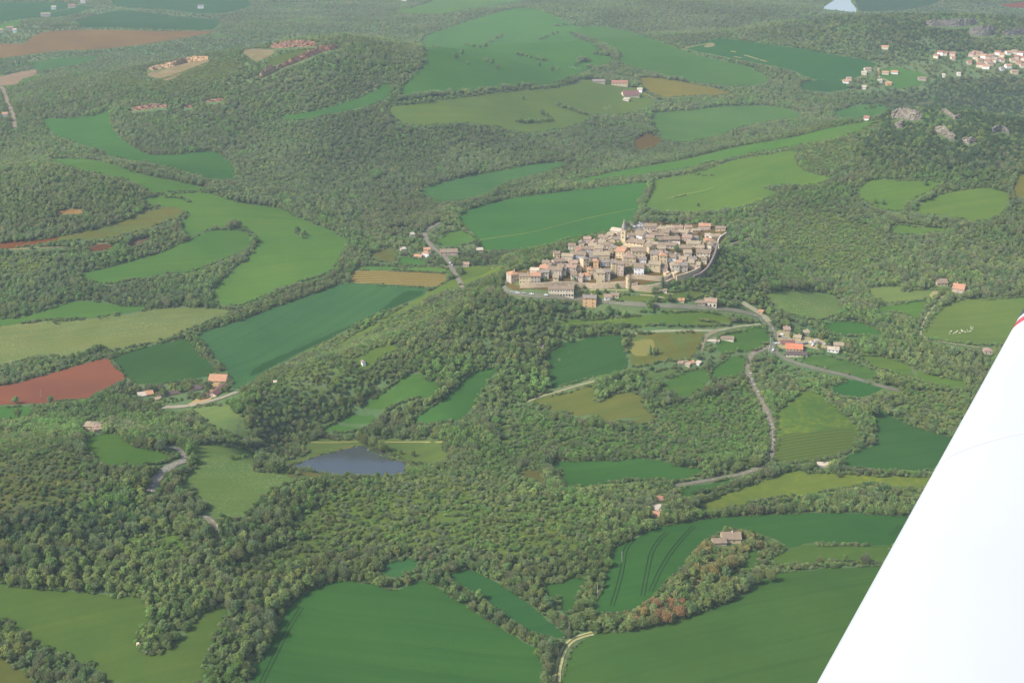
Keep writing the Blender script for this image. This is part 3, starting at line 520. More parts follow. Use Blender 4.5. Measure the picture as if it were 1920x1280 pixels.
# painted lane dashes, verges, wheel tracks
WHITE = simple_mat('road paint', (.5, .5, .48), .7, .1)
def dashes(i, label, on, offl, width, lat=0.0, k0=0, k1=None):
    (W, N, off), w = RIB[i]; V = []; F = []
    S = np.concatenate([[0], np.cumsum(np.linalg.norm(np.diff(W, axis=0), axis=1))])
    a = S[-1] * k0; end = S[-1] * (k1 or 1)
    def at(s):
        j = min(len(S) - 2, max(0, int(np.searchsorted(S, s) - 1))); t = (s - S[j]) / max(1e-6, S[j + 1] - S[j])
        return W[j] * (1 - t) + W[j + 1] * t, N[j]
    while a + on < end:
        pts = [at(a + on * q / 3) for q in range(4)]
        b = len(V)
        for p, n in pts:
            for s in (-.5, .5):
                q = p + n * (lat + s * width); V.append((q[0], q[1], float(height(q[0], q[1])) + off + .06))
        for q in range(3): F.append((b + q * 2, b + q * 2 + 2, b + q * 2 + 3, b + q * 2 + 1)[::-1])
        a += on + offl
    return link('road_marking', mesh('road_marking', V, F), None, [WHITE]), label
for i, lb, on, of, wd, lat, k0, k1 in [(1, 'dashed white centre line of the sloping main road', 3, 4.5, .18, 0, 0, 1), (0, 'white centre dashes on the village road near the junction', 3, 5, .3, 0, 0, .2),
        (0, 'white edge line along the outer side of the road bend', 60, .5, .22, 3.2, 0, .25), (8, 'dashed white centre line on the winding woodland road', 3, 4, .35, 0, 0, 1), (9, 'dashed white line on the short bend by the poplars', 3, 4, .35, 1, 0, 1)]:
    o, l = dashes(i, lb, on, of, wd, lat, k0, k1); tag(o, l, kind='structure')
# crosswise rumble bars on the slope road
for kk, (k0) in enumerate((.17, .46)):
    (W, N, off), w = RIB[1]; V = []; F = []
    S = np.concatenate([[0], np.cumsum(np.linalg.norm(np.diff(W, axis=0), axis=1))])
    for q in range(5):
        j = int(np.searchsorted(S, S[-1] * k0 + q * 9)); p = W[j]; n = N[j]; t = np.array([n[1], -n[0]])
        b = len(V)
        for su, sv in ((0.1, -.35), (3.1, -.35), (3.1, .35), (0.1, .35)):
            r = p + n * su + t * sv; V.append((r[0], r[1], float(height(r[0], r[1])) + off + .08))
        F.append((b, b + 1, b + 2, b + 3))
    tag(link('road_marking', mesh('road_marking', V, F), None, [WHITE]), ('upper' if kk == 0 else 'lower') + ' set of white cross bars painted on the slope road', kind='structure')
# dark wheel tracks (tramlines) through the crops
TM = field_mat('pressed wheel track', albedo((44, 84, 48), 1000), 'soil')
for lb, px in [('leftmost pair of dark tramlines in the curved wheat field', [(1190, 1008), (1173, 1030), (1168, 1060), (1160, 1095), (1146, 1140)]),
               ('middle pair of dark tramlines in the curved wheat field', [(1252, 998), (1238, 1010), (1222, 1035), (1215, 1065), (1204, 1122)]),
               ('rightmost pair of dark tramlines in the curved wheat field', [(1302, 986), (1288, 1000), (1262, 1030), (1240, 1065), (1218, 1112)]),
               ('faint tramlines along the left edge of the big wheat field', [(566, 1138), (540, 1180), (515, 1230), (486, 1290)]),
               ('faint short tramlines in the field next to the wing', [(1690, 985), (1680, 995), (1668, 1003)])]:
    P = chaikin(px, 2, False); Q = [((a[0] * (3 - k) + b[0] * k) / 3, (a[1] * (3 - k) + b[1] * k) / 3) for a, b in zip(P[:-1], P[1:]) for k in range(3)]
    W = cast([q[0] for q in Q], [q[1] for q in Q])[:, :2]
    for _ in range(3): W[1:-1] = (W[:-2] + W[1:-1] * 2 + W[2:]) / 4
    T = np.gradient(W, axis=0); T /= np.linalg.norm(T, axis=1, keepdims=True); N = np.stack([-T[:, 1], T[:, 0]], 1)
    V = []; F = []
    for lat in (-1.25, 1.25):
        b = len(V)
        for k in range(len(W)):
            for s in (-.3, .3):
                p = W[k] + N[k] * (lat + s); V.append((p[0], p[1], float(height(p[0], p[1])) + .36))
        for k in range(len(W) - 1): F.append((b + 2 * k, b + 2 * k + 2, b + 2 * k + 3, b + 2 * k + 1)[::-1])
    tag(link('wheel_track', mesh('wheel_track', V, F), None, [TM]), lb, kind='structure')
# sandy lane at the bottom: two wheel ruts either side of a grass crown
LANE = [(1044, 1300), (1045, 1262), (1052, 1230), (1062, 1210), (1078, 1197), (1100, 1190), (1112, 1187)]
ribbon('lane', 'curved sandy farm lane at the bottom between two green fields', LANE, 4.6, field_mat('lane sand', albedo((205, 190, 140), 950), 'soil'), 1)
ribbon('grass_strip', 'thin worn grass crown along the middle of the sandy lane', LANE, .9, field_mat('lane crown', albedo((140, 140, 85), 950), 'rough'), 3)
ROADPX.append((chaikin(LANE, 2, False), 6))
# pale tracks in the far teal field
for px in ([(1370, 97), (1380, 99)], [(1395, 104), (1422, 112)], [(1376, 107), (1390, 110)], [(1425, 113), (1438, 117)]):
    ribbon('path', 'pale short streak of bare soil in the upper right teal field', px, 5, field_mat('streak', albedo((170, 170, 135), 3600), 'soil'), 2)
patch('bare_soil', 'pale bare soil patch inside the upper right teal field', [(1320, 88), (1330, 82), (1340, 82), (1338, 87), (1326, 90)], field_mat('bare', albedo((175, 160, 130), 3600), 'soil'), 2)

# ------------------------------------------------------------------ water
def water_mat(name, c, rough):
    m = NT(name); P = m.pos()
    b = m.surf(c, rough, .5)
    bp = m.n('ShaderNodeBump', {'Height': m.noise(P, 1.2, 3), 'Strength': .08, 'Distance': .3})
    m.t.links.new(bp.outputs[0], b.inputs['Normal']); return m.m
LAKE = [(536, 884), (545, 873), (600, 856), (650, 844), (680, 837), (705, 846), (740, 861), (764, 873), (766, 886), (740, 893), (690, 895), (640, 895), (590, 894), (556, 890)]
patch('lake', 'small dark blue lake reflecting the trees on its shore', LAKE, water_mat('lake water', (.045, .055, .055), .07), 0, 1, water=2.3)
patch('lake_shore', 'narrow muddy olive bank around the small lake', [(528, 887), (540, 869), (600, 851), (650, 839), (682, 832), (712, 843), (746, 857), (771, 870), (774, 888), (740, 899), (640, 901), (550, 896)], field_mat('bank', albedo((132, 130, 92), 1200), 'rough'), 1)
CLEAR.append(LAKE)
RESV = [(1530, 26), (1545, 14), (1560, 4), (1572, -6), (1590, -6), (1597, 6), (1607, 20), (1606, 24), (1570, 24)]
patch('reservoir', 'pale shining reservoir in the top right distance', RESV, water_mat('reservoir water', (.26, .31, .30), .5), 0, 1, water=7.6)
CLEAR.append(RESV)
# ------------------------------------------------------------------ tree templates
def leaf_quads(C, Nn, size, rng, elong=1.0, upbias=0.0):
    """C: centres, Nn: rough normals -> quads"""
    n = len(C); nrm = Nn + rng.normal(0, .55, (n, 3)); nrm /= np.linalg.norm(nrm, axis=1, keepdims=True)
    a = rng.normal(0, 1, (n, 3)); a[:, 2] += upbias * 6; a -= nrm * (a * nrm).sum(1, keepdims=True); a /= np.linalg.norm(a, axis=1, keepdims=True)
    b = np.cross(nrm, a); s = (size * rng.uniform(.6, 1.35, n))[:, None]
    a = a * s * elong; b = b * s
    V = np.stack([C - a - b * .6, C + a * .2 - b, C + a + b * .5, C - a * .3 + b], 1).reshape(-1, 3)
    return V, [(4 * i, 4 * i + 1, 4 * i + 2, 4 * i + 3) for i in range(n)]

ICO = None
def ico(sub):
    import bmesh
    bm = bmesh.new(); bmesh.ops.create_icosphere(bm, subdivisions=sub, radius=1)
    V = np.array([v.co[:] for v in bm.verts]); F = [[v.index for v in f.verts] for f in bm.faces]; bm.free(); return V, F
ICO1 = ico(1); ICO2 = ico(2)

def crown_green(name, seed, nleaf, size, lobes=7, narrow=1.0, base=.18, core=.66):
    """unit tree: height 1, crown radius about .40"""
    rng = np.random.default_rng(seed); VV = []; FF = []; nb = 0
    L = []
    for k in range(lobes):
        t = k / max(1, lobes - 1); ang = k * 2.4 + rng.uniform(-.5, .5)
        zc = base + .2 + .46 * t + rng.uniform(-.05, .05); rad = (.20 * math.sqrt(max(.05, 1 - (t * 1.04) ** 2)) + rng.uniform(-.03, .03)) * narrow
        r = rng.uniform(.17, .25) * (1 - .18 * t)
        L.append((np.array([math.cos(ang) * rad, math.sin(ang) * rad, min(zc, .97 - r)]), r))
    L.append((np.array([0, 0, base + .38]), .27 * narrow))
    for c, r in L:
        v, f = ICO1; vv = v * (r * core) * rng.uniform(.85, 1.12, (len(v), 1)) * np.array([narrow ** .5, narrow ** .5, 1.05]) + c
        VV.append(vv); FF += [[i + nb for i in q] for q in f]; nb += len(vv)
    per = nleaf // len(L)
    for c, r in L:
        d = rng.normal(0, 1, (per, 3)); d[:, 2] = d[:, 2] * .9 + .25; d /= np.linalg.norm(d, axis=1, keepdims=True)
        rr = r * rng.uniform(.72, 1.08, (per, 1)); P = c + d * rr * np.array([narrow ** .5, narrow ** .5, 1.05])
        v, f = leaf_quads(P, d, size, rng, 1.7, .45); VV.append(v); FF += [[i + nb for i in q] for q in f]; nb += len(v)
    return mesh(name, np.concatenate(VV), FF)

def crown_bud(name, seed, ntwig, size, spread=1.0):
    """fan of fine upright twigs with budding tips"""
    rng = np.random.default_rng(seed); VV = []; FF = []; nb = 0
    az = rng.uniform(0, 2 * math.pi, ntwig); el = np.arcsin(rng.uniform(.12, 1, ntwig) ** .8); ln = rng.uniform(.35, 1.0, ntwig) ** .6
    rx = .42 * spread; d = np.stack([np.cos(az) * np.cos(el) * rx, np.sin(az) * np.cos(el) * rx, .12 + np.sin(el) * .72], 1)
    lump = 1 + .14 * np.sin(az * 3 + seed) * np.cos(el * 4)
    tip = d * ln[:, None] * lump[:, None]; tip[:, 2] += .16
    dirn = d / np.linalg.norm(d, axis=1, keepdims=True)
    dirn = dirn * .6 + np.array([0, 0, .6]); dirn /= np.linalg.norm(dirn, axis=1, keepdims=True)
    side = np.cross(dirn, rng.normal(0, 1, (ntwig, 3))); side /= np.linalg.norm(side, axis=1, keepdims=True)
    w = (size * rng.uniform(.5, 1.3, ntwig))[:, None]; l = (size * 3.0 * rng.uniform(.6, 1.4, ntwig))[:, None]
    V = np.stack([tip - dirn * l - side * w * .4, tip - dirn * l + side * w * .4, tip + side * w, tip + dirn * l * .5 - side * w], 1).reshape(-1, 3)
    VV.append(V); FF += [[4 * i + q for q in range(4)] for i in range(ntwig)]; nb = len(V)
    v, f = ICO1; vv = v * np.array([.25 * spread, .25 * spread, .27]) * rng.uniform(.8, 1.2, (len(v), 1)) + np.array([0, 0, .43]); VV.append(vv); FF += [[i + nb for i in q] for q in f]
    return mesh(name, np.concatenate(VV), FF)

def crown_column(name, seed, nleaf, size, w=.13, low=.04):
    rng = np.random.default_rng(seed)
    z = rng.uniform(0, 1, nleaf); prof = w * np.sin(np.clip(z * .93 + .07, 0, 1) * math.pi) ** .55
    a = rng.uniform(0, 6.283, nleaf); rr = prof * rng.uniform(.7, 1.1, nleaf)
    P = np.stack([np.cos(a) * rr, np.sin(a) * rr, low + z * (.98 - low)], 1); Nn = np.stack([np.cos(a), np.sin(a), np.full(nleaf, .3)], 1)
    V, F = leaf_quads(P, Nn, size, rng, 1.6, 1.0)
    v, f = ICO2; vv = v * np.array([w * .8, w * .8, .44]) + np.array([0, 0, .5 + low / 2])
    n = len(V); return mesh(name, np.concatenate([V, vv]), F + [[i + n for i in q] for q in f])

def trunk_mesh(name, seed, limbs=4, top=.5, r0=.028):
    rng = np.random.default_rng(seed); V = []; F = []
    def tube(pts, rads):
        b = len(V); n = 6
        for (p, r) in zip(pts, rads):
            for k in range(n): V.append((p[0] + r * math.cos(k * math.pi * 2 / n), p[1] + r * math.sin(k * math.pi * 2 / n), p[2]))
        for j in range(len(pts) - 1):
            for k in range(n): F.append((b + j * n + k, b + j * n + (k + 1) % n, b + (j + 1) * n + (k + 1) % n, b + (j + 1) * n + k))
    tube([(0, 0, -.08), (.005, 0, .1), (.01, .008, .25), (0, .01, top)], [r0 * 1.4, r0, r0 * .8, r0 * .45])
    for k in range(limbs):
        a = k * 6.283 / limbs + rng.uniform(-.4, .4); e = rng.uniform(.14, .24)
        tube([(0, 0, .2 + .04 * k), (math.cos(a) * e * .5, math.sin(a) * e * .5, .36 + .04 * k), (math.cos(a) * e, math.sin(a) * e, .55 + .03 * k)], [r0 * .6, r0 * .4, r0 * .18])
    return mesh(name, V, F, True)

def crown_mat(name, src, var=.5):
    m = NT(name)
    if src == 'inst': col = m.n('ShaderNodeAttribute', attribute_type='INSTANCER', attribute_name='tint').outputs['Color']
    else: col = m.n('ShaderNodeObjectInfo').outputs['Color']
    tc = m.n('ShaderNodeTexCoord').outputs['Object']
    n1 = m.ramp(m.noise(tc, 4.5, 3, .7), .3, .7); n2 = m.ramp(m.noise(m.pos(), .35, 3, .7), .3, .7)
    dk = m.mix(1.0, col, (.86, .88, .88), 'MULTIPLY'); lt = m.mix(1.0, col, (1.16, 1.13, 1.04), 'MULTIPLY')
    c = m.mix(n1, dk, lt); c2 = m.mix(1.0, c, (1.22, 1.12, .95), 'MULTIPLY'); c = m.mix(n2, c, c2)
    d = m.n('ShaderNodeBsdfDiffuse', {'Color': c}); t = m.n('ShaderNodeBsdfTranslucent', {'Color': c})
    mx = m.n('ShaderNodeMixShader', {0: .48}); m.t.links.new(d.outputs[0], mx.inputs[1]); m.t.links.new(t.outputs[0], mx.inputs[2])
    m.t.links.new(mx.outputs[0], m.out.inputs[0]); return m.m
MAT_I = crown_mat('foliage of the woods', 'inst'); MAT_O = crown_mat('foliage', 'obj')
BARK = simple_mat('bark', (.16, .13, .10), .95, .3, 2.0, 0)

# ------------------------------------------------------------------ where trees may stand
def near_line(px, py, P, w_m, extra=2.0):
    r = np.zeros(px.shape, bool); P = np.array(P)
    mn = P.min(0) - 25; mx = P.max(0) + 25; m = (px > mn[0]) & (px < mx[0]) & (py > mn[1]) & (py < mx[1])
    if not m.any(): return r
    x = px[m]; y = py[m]; best = np.full(x.shape, 1e9)
    for a, b in zip(P[:-1], P[1:]):
        vx, vy = b - a; L = vx * vx + vy * vy + 1e-9; t = np.clip(((x - a[0]) * vx + (y - a[1]) * vy) / L, 0, 1)
        best = np.minimum(best, np.hypot(x - a[0] - t * vx, y - a[1] - t * vy))
    c = P.mean(0); d = dist_at(P); s = FPX / d
    r[m] = best < w_m * .42 * s * .8 + extra; return r

SOLIDPX = []   # footprints of buildings in the picture plane of the map (filled in below): (cx, cy, rx, ry)
THIN = [ # (outline, share of trees kept)
 ([(1080,543),(1180,550),(1300,545),(1330,550),(1345,585),(1250,590),(1130,595),(1085,580)],.42),
 ([(1170,615),(1440,605),(1450,650),(1400,668),(1290,700),(1180,700)],.30),
 ([(735,425),(900,425),(930,500),(860,512),(740,500)],.40),
 ([(1450,600),(1600,610),(1620,668),(1500,690),(1450,660)],.38),
 ([(1570,115),(1750,115),(1750,175),(1570,175)],.35),
 ([(230,715),(440,690),(450,765),(250,765)],.35),
 ([(950,535),(1110,545),(1100,560),(950,556)],.0),
 ([(0,0),(420,0),(420,50),(0,75)],.45),
 ([(1740,95),(1930,95),(1930,150),(1740,145)],.35),
 ([(260,80),(640,70),(640,160),(260,160)],.7),
 ([(1230,400),(1420,395),(1420,430),(1230,425)],.9),
]
TINTS = [ # (cx,cy,rx,ry,class,strength)  regional character of the woods
 (1800,240,190,85,'dark',.72),(1750,60,260,50,'dark',.45),(1230,30,240,50,'grey',.5),(1100,275,190,42,'grey',.65),
 (620,300,330,90,'grey',.45),(120,350,170,90,'olive',.5),(100,985,200,42,'dark',.55),(60,920,110,60,'bud',.55),(1400,470,80,60,'dark',.25),
 (1390,500,90,110,'fresh',.4),(1600,440,220,60,'grey',.4),(600,700,170,70,'olive',.5),(1050,590,130,45,'deep',.45),(1180,820,300,70,'fresh',.35),
 (780,930,180,40,'yellow',.65),(900,1000,260,60,'olive',.5),(1250,1140,170,60,'olive',.5),(600,1110,110,70,'yellow',.5),(1230,1145,60,25,'rust',.35),
 (350,1080,260,60,'olive',.4),(1760,730,100,80,'olive',.55),(1630,930,150,30,'olive',.45),(550,130,120,70,'deep',.35),(700,60,240,50,'olive',.35),
 (60,500,120,60,'grey',.4),(250,560,200,50,'deep',.3),(850,330,140,35,'grey',.4),(760,420,90,40,'rustg',.5),(560,520,90,40,'rustg',.3),(1350,1035,70,60,'gold',.6),
 (330,130,120,26,'bud',.5),(560,160,90,22,'bud',.4),(1300,30,120,30,'bud',.25),(480,400,0.1,0.1,'mid',0)]
CLASSES = {'fresh': (.130, .240, .056), 'mid': (.115, .190, .060), 'olive': (.165, .205, .075), 'yellow': (.205, .245, .078), 'grey': (.150, .185, .108),
           'bud': (.195, .198, .122), 'dark': (.062, .105, .058), 'deep': (.082, .155, .060), 'rust': (.31, .20, .11), 'rustg': (.200, .195, .105), 'gold': (.27, .245, .115)}
CLASSES = {k: tuple(v * (1 - w) + g * w for v, g in zip(c, (.145, .178, .088))) for k, c in CLASSES.items() for w in ((.12 if k in ('rust', 'gold', 'dark') else .48),)}
CLASSES = {k: (c[0] * 1.34, c[1] * 1.40, c[2] * 1.30) for k, c in CLASSES.items()}
BASEP = [('fresh', .13), ('mid', .26), ('olive', .25), ('yellow', .07), ('grey', .11), ('bud', .08), ('deep', .08)]
BUDDY = {'bud', 'grey', 'gold', 'rust', 'rustg'}

def vnoise(x, y, s, seed):
    rng = np.random.default_rng(seed); T = rng.random((256, 256)); x = np.asarray(x) / s + 1000.37; y = np.asarray(y) / s + 1000.71
    xi = np.floor(x).astype(int); yi = np.floor(y).astype(int); fx = x - xi; fy = y - yi; fx = fx * fx * (3 - 2 * fx); fy = fy * fy * (3 - 2 * fy)
    g = lambda a, b: T[(xi + a) % 256, (yi + b) % 256]
    return (g(0, 0) * (1 - fx) + g(1, 0) * fx) * (1 - fy) + (g(0, 1) * (1 - fx) + g(1, 1) * fx) * fy

def candidates():
    X = []; Y = []; y = 640.0
    while y < 6900:
        s = 4.5 if y < 1300 else (5.1 if y < 2000 else (6.3 if y < 3200 else 9.0))
        hw = y * .40 + 90; x = np.arange(-hw, hw, s); X.append(x + RNG.uniform(-.48, .48, len(x)) * s); Y.append(y + RNG.uniform(-.48, .48, len(x)) * s); y += s
    return np.concatenate(X), np.concatenate(Y)

def hidden(x, y, z):
    """is the point behind a hill, seen from the camera"""
    r = np.zeros(len(x), bool)
    for i0 in range(0, len(x), 20000):
        xs, ys, zs = x[i0:i0 + 20000], y[i0:i0 + 20000], z[i0:i0 + 20000]; q = np.zeros(len(xs), bool)
        for t in np.concatenate([np.arange(.55, .9, .05), np.arange(.9, .995, .012)]):
            q |= height(xs * t, ys * t) > (CAMZ + (zs + 4 - CAMZ) * t)
        r[i0:i0 + 20000] = q
    return r
ORD = ['first', 'second', 'third'] + [f'{k}th' for k in range(4, 21)] + ['21st', '22nd', '23rd'] + [f'{k}th' for k in range(24, 31)] + ['31st', '32nd', '33rd'] + [f'{k}th' for k in range(34, 200)]
# ------------------------------------------------------------------ buildings
def cj(c, k=.06): return c
PAL_W = {'tan': (.53, .42, .265), 'yellow': (.56, .45, .28), 'grey': (.43, .37, .29), 'cream': (.62, .53, .40), 'white': (.78, .75, .70), 'pink': (.50, .39, .31), 'bluish': (.45, .46, .47), 'orange': (.60, .38, .20)}
PAL_R = {'brown': (.265, .20, .14), 'tan': (.35, .28, .185), 'orange': (.46, .25, .15), 'pink': (.34, .235, .17), 'grey': (.25, .21, .175), 'red': (.34, .17, .12), 'purple': (.20, .10, .09), 'dark': (.12, .09, .08), 'pale': (.50, .42, .32), 'bright': (.54, .20, .11)}
def wall_mat(name, c):
    m = NT(name); P = m.pos()
    a = m.ramp(m.noise(P, .35, 4, .7), .3, .7); b = m.ramp(m.noise(P, 2.2, 3, .7), .35, .65)
    col = m.mix(a, sc(c, .80, (1, .98, .95)), sc(c, 1.18)); col = m.mix(m.n('ShaderNodeMath', {0: b, 1: .35}, operation='MULTIPLY').outputs[0], col, sc(c, .62))
    m.surf(col, .95, .05); return m.m
def roof_mat(name, c):
    m = NT(name); P = m.pos()
    a = m.ramp(m.noise(P, .28, 4, .7), .3, .7); b = m.ramp(m.noise(P, 1.6, 4, .75), .3, .7)
    tc = m.n('ShaderNodeTexCoord').outputs['Object']; sx = m.n('ShaderNodeSeparateXYZ', {0: tc}).outputs[0]
    w = m.n('ShaderNodeMath', {0: m.n('ShaderNodeMath', {0: sx, 1: 9.0}, operation='MULTIPLY').outputs[0]}, operation='SINE').outputs[0]
    col = m.mix(a, sc(c, .75, (1, 1, 1.05)), sc(c, 1.22, (1.03, 1, .92))); col = m.mix(m.n('ShaderNodeMath', {0: b, 1: .45}, operation='MULTIPLY').outputs[0], col, sc(c, .55, (.95, 1.03, 1)))
    col = m.mix(m.ramp(w, -1.0, 3.5), col, sc(c, .5)); m.surf(col, .9, .1); return m.m
WM = {k: wall_mat(k + ' stone wall', v) for k, v in PAL_W.items()}
RM = {k: roof_mat(k + ' tiles', v) for k, v in PAL_R.items()}
GLASS = simple_mat('dark window', (.035, .035, .04), .25, .2, 1, .5)
STONE = wall_mat('rampart stone', (.44, .34, .225)); STONE2 = wall_mat('rubble stone with painted shade', (.20, .165, .135))  # second stone is darkened to paint in the shadow on the east wall
WOOD = simple_mat('weathered shutter wood', (.16, .09, .05), .8, .3)

def box(V, F, x0, x1, y0, y1, z0, z1):
    b = len(V); V += [(x0, y0, z0), (x1, y0, z0), (x1, y1, z0), (x0, y1, z0), (x0, y0, z1), (x1, y0, z1), (x1, y1, z1), (x0, y1, z1)]
    F += [tuple(b + i for i in q) for q in ((0, 3, 2, 1), (4, 5, 6, 7), (0, 1, 5, 4), (1, 2, 6, 5), (2, 3, 7, 6), (3, 0, 4, 7))]
WIN = {}
def window_mesh(w, h, side, arch=False):
    key = (round(w, 1), round(h, 1), side, arch)
    if key not in WIN:
        V = []; F = []
        if side == 'f': box(V, F, -w / 2, w / 2, -.06, .1, 0, h)
        else: box(V, F, -.06, .1, -w / 2, w / 2, 0, h)
        if arch:
            b = len(V); n = 8
            for yy in (-.06, .1):
                for k in range(n + 1): a = math.pi * k / n; V.append((math.cos(a) * w / 2, yy, h + math.sin(a) * w / 2) if side == 'f' else (yy, math.cos(a) * w / 2, h + math.sin(a) * w / 2))
            F += [tuple(range(b, b + n + 1)), tuple(range(b + 2 * n + 1, b + n, -1))]
            for k in range(n): F.append((b + k, b + n + 1 + k, b + n + 2 + k, b + k + 1))
        me = mesh('window', V, F); me.materials.append(GLASS); WIN[key] = me
    return WIN[key]
NWIN = [0]
def house(name, label, px, py, wpx, dm, hpx, rot=0, wall='tan', roof='brown', style='gable', cat='house', group=None, win='auto', chim=True, pitch=.24, world=None, doors=0, wm=None):
    """px,py: foot of the front wall's middle in the photograph; wpx, hpx measured there"""
    if world is None:
        p = cast([px], [py])[0]
    else: p = np.array([world[0], world[1], float(height(world[0], world[1]))])
    s = FPX / float(np.linalg.norm(p - np.array([0, 0, CAMZ])))
    w = wpx / s; d = dm; h = hpx / s / .955; rz = R(rot) + math.atan2(p[0], p[1]) * -.6
    ex, ey = math.cos(rz), math.sin(rz)
    root = empty(name, (p[0] - ey * d / 2, p[1] + ex * d / 2, p[2]), rz); r2 = random.Random(int(px * 31 + py * 17))
    hw, hd = w / 2, d / 2; rh = {'gable': d * pitch, 'cross': w * pitch, 'hip': min(w, d) * pitch * 1.1, 'shed': d * pitch * .8, 'flat': .3, 'cone': min(w, d) * .28}[style]
    V = []; F = []
    if style == 'gable':
        V = [(-hw, -hd, -5), (hw, -hd, -5), (hw, hd, -5), (-hw, hd, -5), (-hw, -hd, h), (hw, -hd, h), (hw, hd, h), (-hw, hd, h), (-hw, 0, h + rh - .05), (hw, 0, h + rh - .05)]
        F = [(0, 1, 5, 4), (2, 3, 7, 6), (1, 2, 6, 9, 5), (3, 0, 4, 8, 7)]
    elif style == 'cross':
        V = [(-hw, -hd, -5), (hw, -hd, -5), (hw, hd, -5), (-hw, hd, -5), (-hw, -hd, h), (hw, -hd, h), (hw, hd, h), (-hw, hd, h), (0, -hd, h + rh - .05), (0, hd, h + rh - .05)]
        F = [(0, 1, 5, 8, 4), (2, 3, 7, 9, 6), (1, 2, 6, 5), (3, 0, 4, 7)]
    elif style == 'shed':
        V = [(-hw, -hd, -5), (hw, -hd, -5), (hw, hd, -5), (-hw, hd, -5), (-hw, -hd, h), (hw, -hd, h), (hw, hd, h + rh - .05), (-hw, hd, h + rh - .05)]
        F = [(0, 1, 5, 4), (2, 3, 7, 6), (1, 2, 6, 5), (3, 0, 4, 7)]
    else: box(V, F, -hw, hw, -hd, hd, -5, h)
    link('wall', mesh('wall', V, F), root, [wm or WM[wall]])
    V = []; F = []; o = .55; t = .28
    def slab(q):
        b = len(V)
        for (x, y, z) in q: V.append((x, y, z))
        for (x, y, z) in q: V.append((x, y, z + t))
        F.append((b + 3, b + 2, b + 1, b)); F.append((b + 4, b + 5, b + 6, b + 7))
        for k in range(4): F.append((b + k, b + (k + 1) % 4, b + 4 + (k + 1) % 4, b + 4 + k))
    sl = rh / hd if style == 'gable' else rh / hw
    if style == 'gable':
        slab([(-hw - o, -hd - o, h - sl * o), (hw + o, -hd - o, h - sl * o), (hw + o, 0, h + rh), (-hw - o, 0, h + rh)]); slab([(hw + o, hd + o, h - sl * o), (-hw - o, hd + o, h - sl * o), (-hw - o, .01, h + rh), (hw + o, .01, h + rh)])
    elif style == 'cross':
        slab([(-hw - o, hd + o, h - sl * o), (-hw - o, -hd - o, h - sl * o), (0, -hd - o, h + rh), (0, hd + o, h + rh)]); slab([(hw + o, -hd - o, h - sl * o), (hw + o, hd + o, h - sl * o), (.01, hd + o, h + rh), (.01, -hd - o, h + rh)])
    elif style == 'shed':
        sl = rh / d; slab([(-hw - o, -hd - o, h - sl * o), (hw + o, -hd - o, h - sl * o), (hw + o, hd + o, h + rh + sl * o), (-hw - o, hd + o, h + rh + sl * o)])
    elif style == 'flat': box(V, F, -hw - .2, hw + .2, -hd - .2, hd + .2, h, h + .35)
    else:
        e = max(0.01, hw - hd) if style == 'hip' else .01; f = max(.01, hd - hw) if style == 'hip' else .01
        a, c = hw + o, hd + o; V += [(-a, -c, h - .1), (a, -c, h - .1), (a, c, h - .1), (-a, c, h - .1), (-e, -f, h + rh), (e, -f, h + rh), (e, f, h + rh), (-e, f, h + rh)]
        F += [(3, 2, 1, 0), (0, 1, 5, 4), (1, 2, 6, 5), (2, 3, 7, 6), (3, 0, 4, 7), (4, 5, 6, 7)]
    rf = link('roof', mesh('roof', V, F), root, [RM[roof]])
    if chim and r2.random() < .75:
        V = []; F = []; cxp = r2.uniform(-.35, .35) * w; cyp = r2.uniform(-.1, .3) * d; box(V, F, cxp - .4, cxp + .4, cyp - .35, cyp + .35, h, h + rh + .9); box(V, F, cxp - .5, cxp + .5, cyp - .45, cyp + .45, h + rh + .9, h + rh + 1.1)
        link('chimney', mesh('chimney', V, F), rf, [WM['cream'] if r2.random() < .5 else WM['tan']])
    if win != 'none' and NWIN[0] < 900:
        fl = max(1, int(h / 2.9)); nx = max(1, int(w / 3.1)) if win == 'auto' else win
        ww, wh = (1.0, 1.35)
        for j in range(fl):
            for k in range(nx):
                if win == 'auto' and r2.random() < .22: continue
                ar = doors and j == 0
                o_ = bpy.data.objects.new('door' if ar else 'window', window_mesh(1.9 if ar else ww, 2.0 if ar else wh, 'f', bool(ar) and doors > 1)); COL.objects.link(o_); o_.parent = root
                o_.location = (-hw + w * (k + .5) / nx, -hd, (.05 if ar else 1.0) + j * (h / fl)); NWIN[0] += 1
        if h > 3.5 and r2.random() < .4:
            o_ = bpy.data.objects.new('window', window_mesh(.9, 1.2, 's')); COL.objects.link(o_); o_.parent = root; o_.location = (-hw, 0, h - 2.2); NWIN[0] += 1
    tag(root, label, cat, group); SOLIDPX.append((px, py - hpx * .6, wpx * .62, hpx * .5 + dm * s * .17)); return root

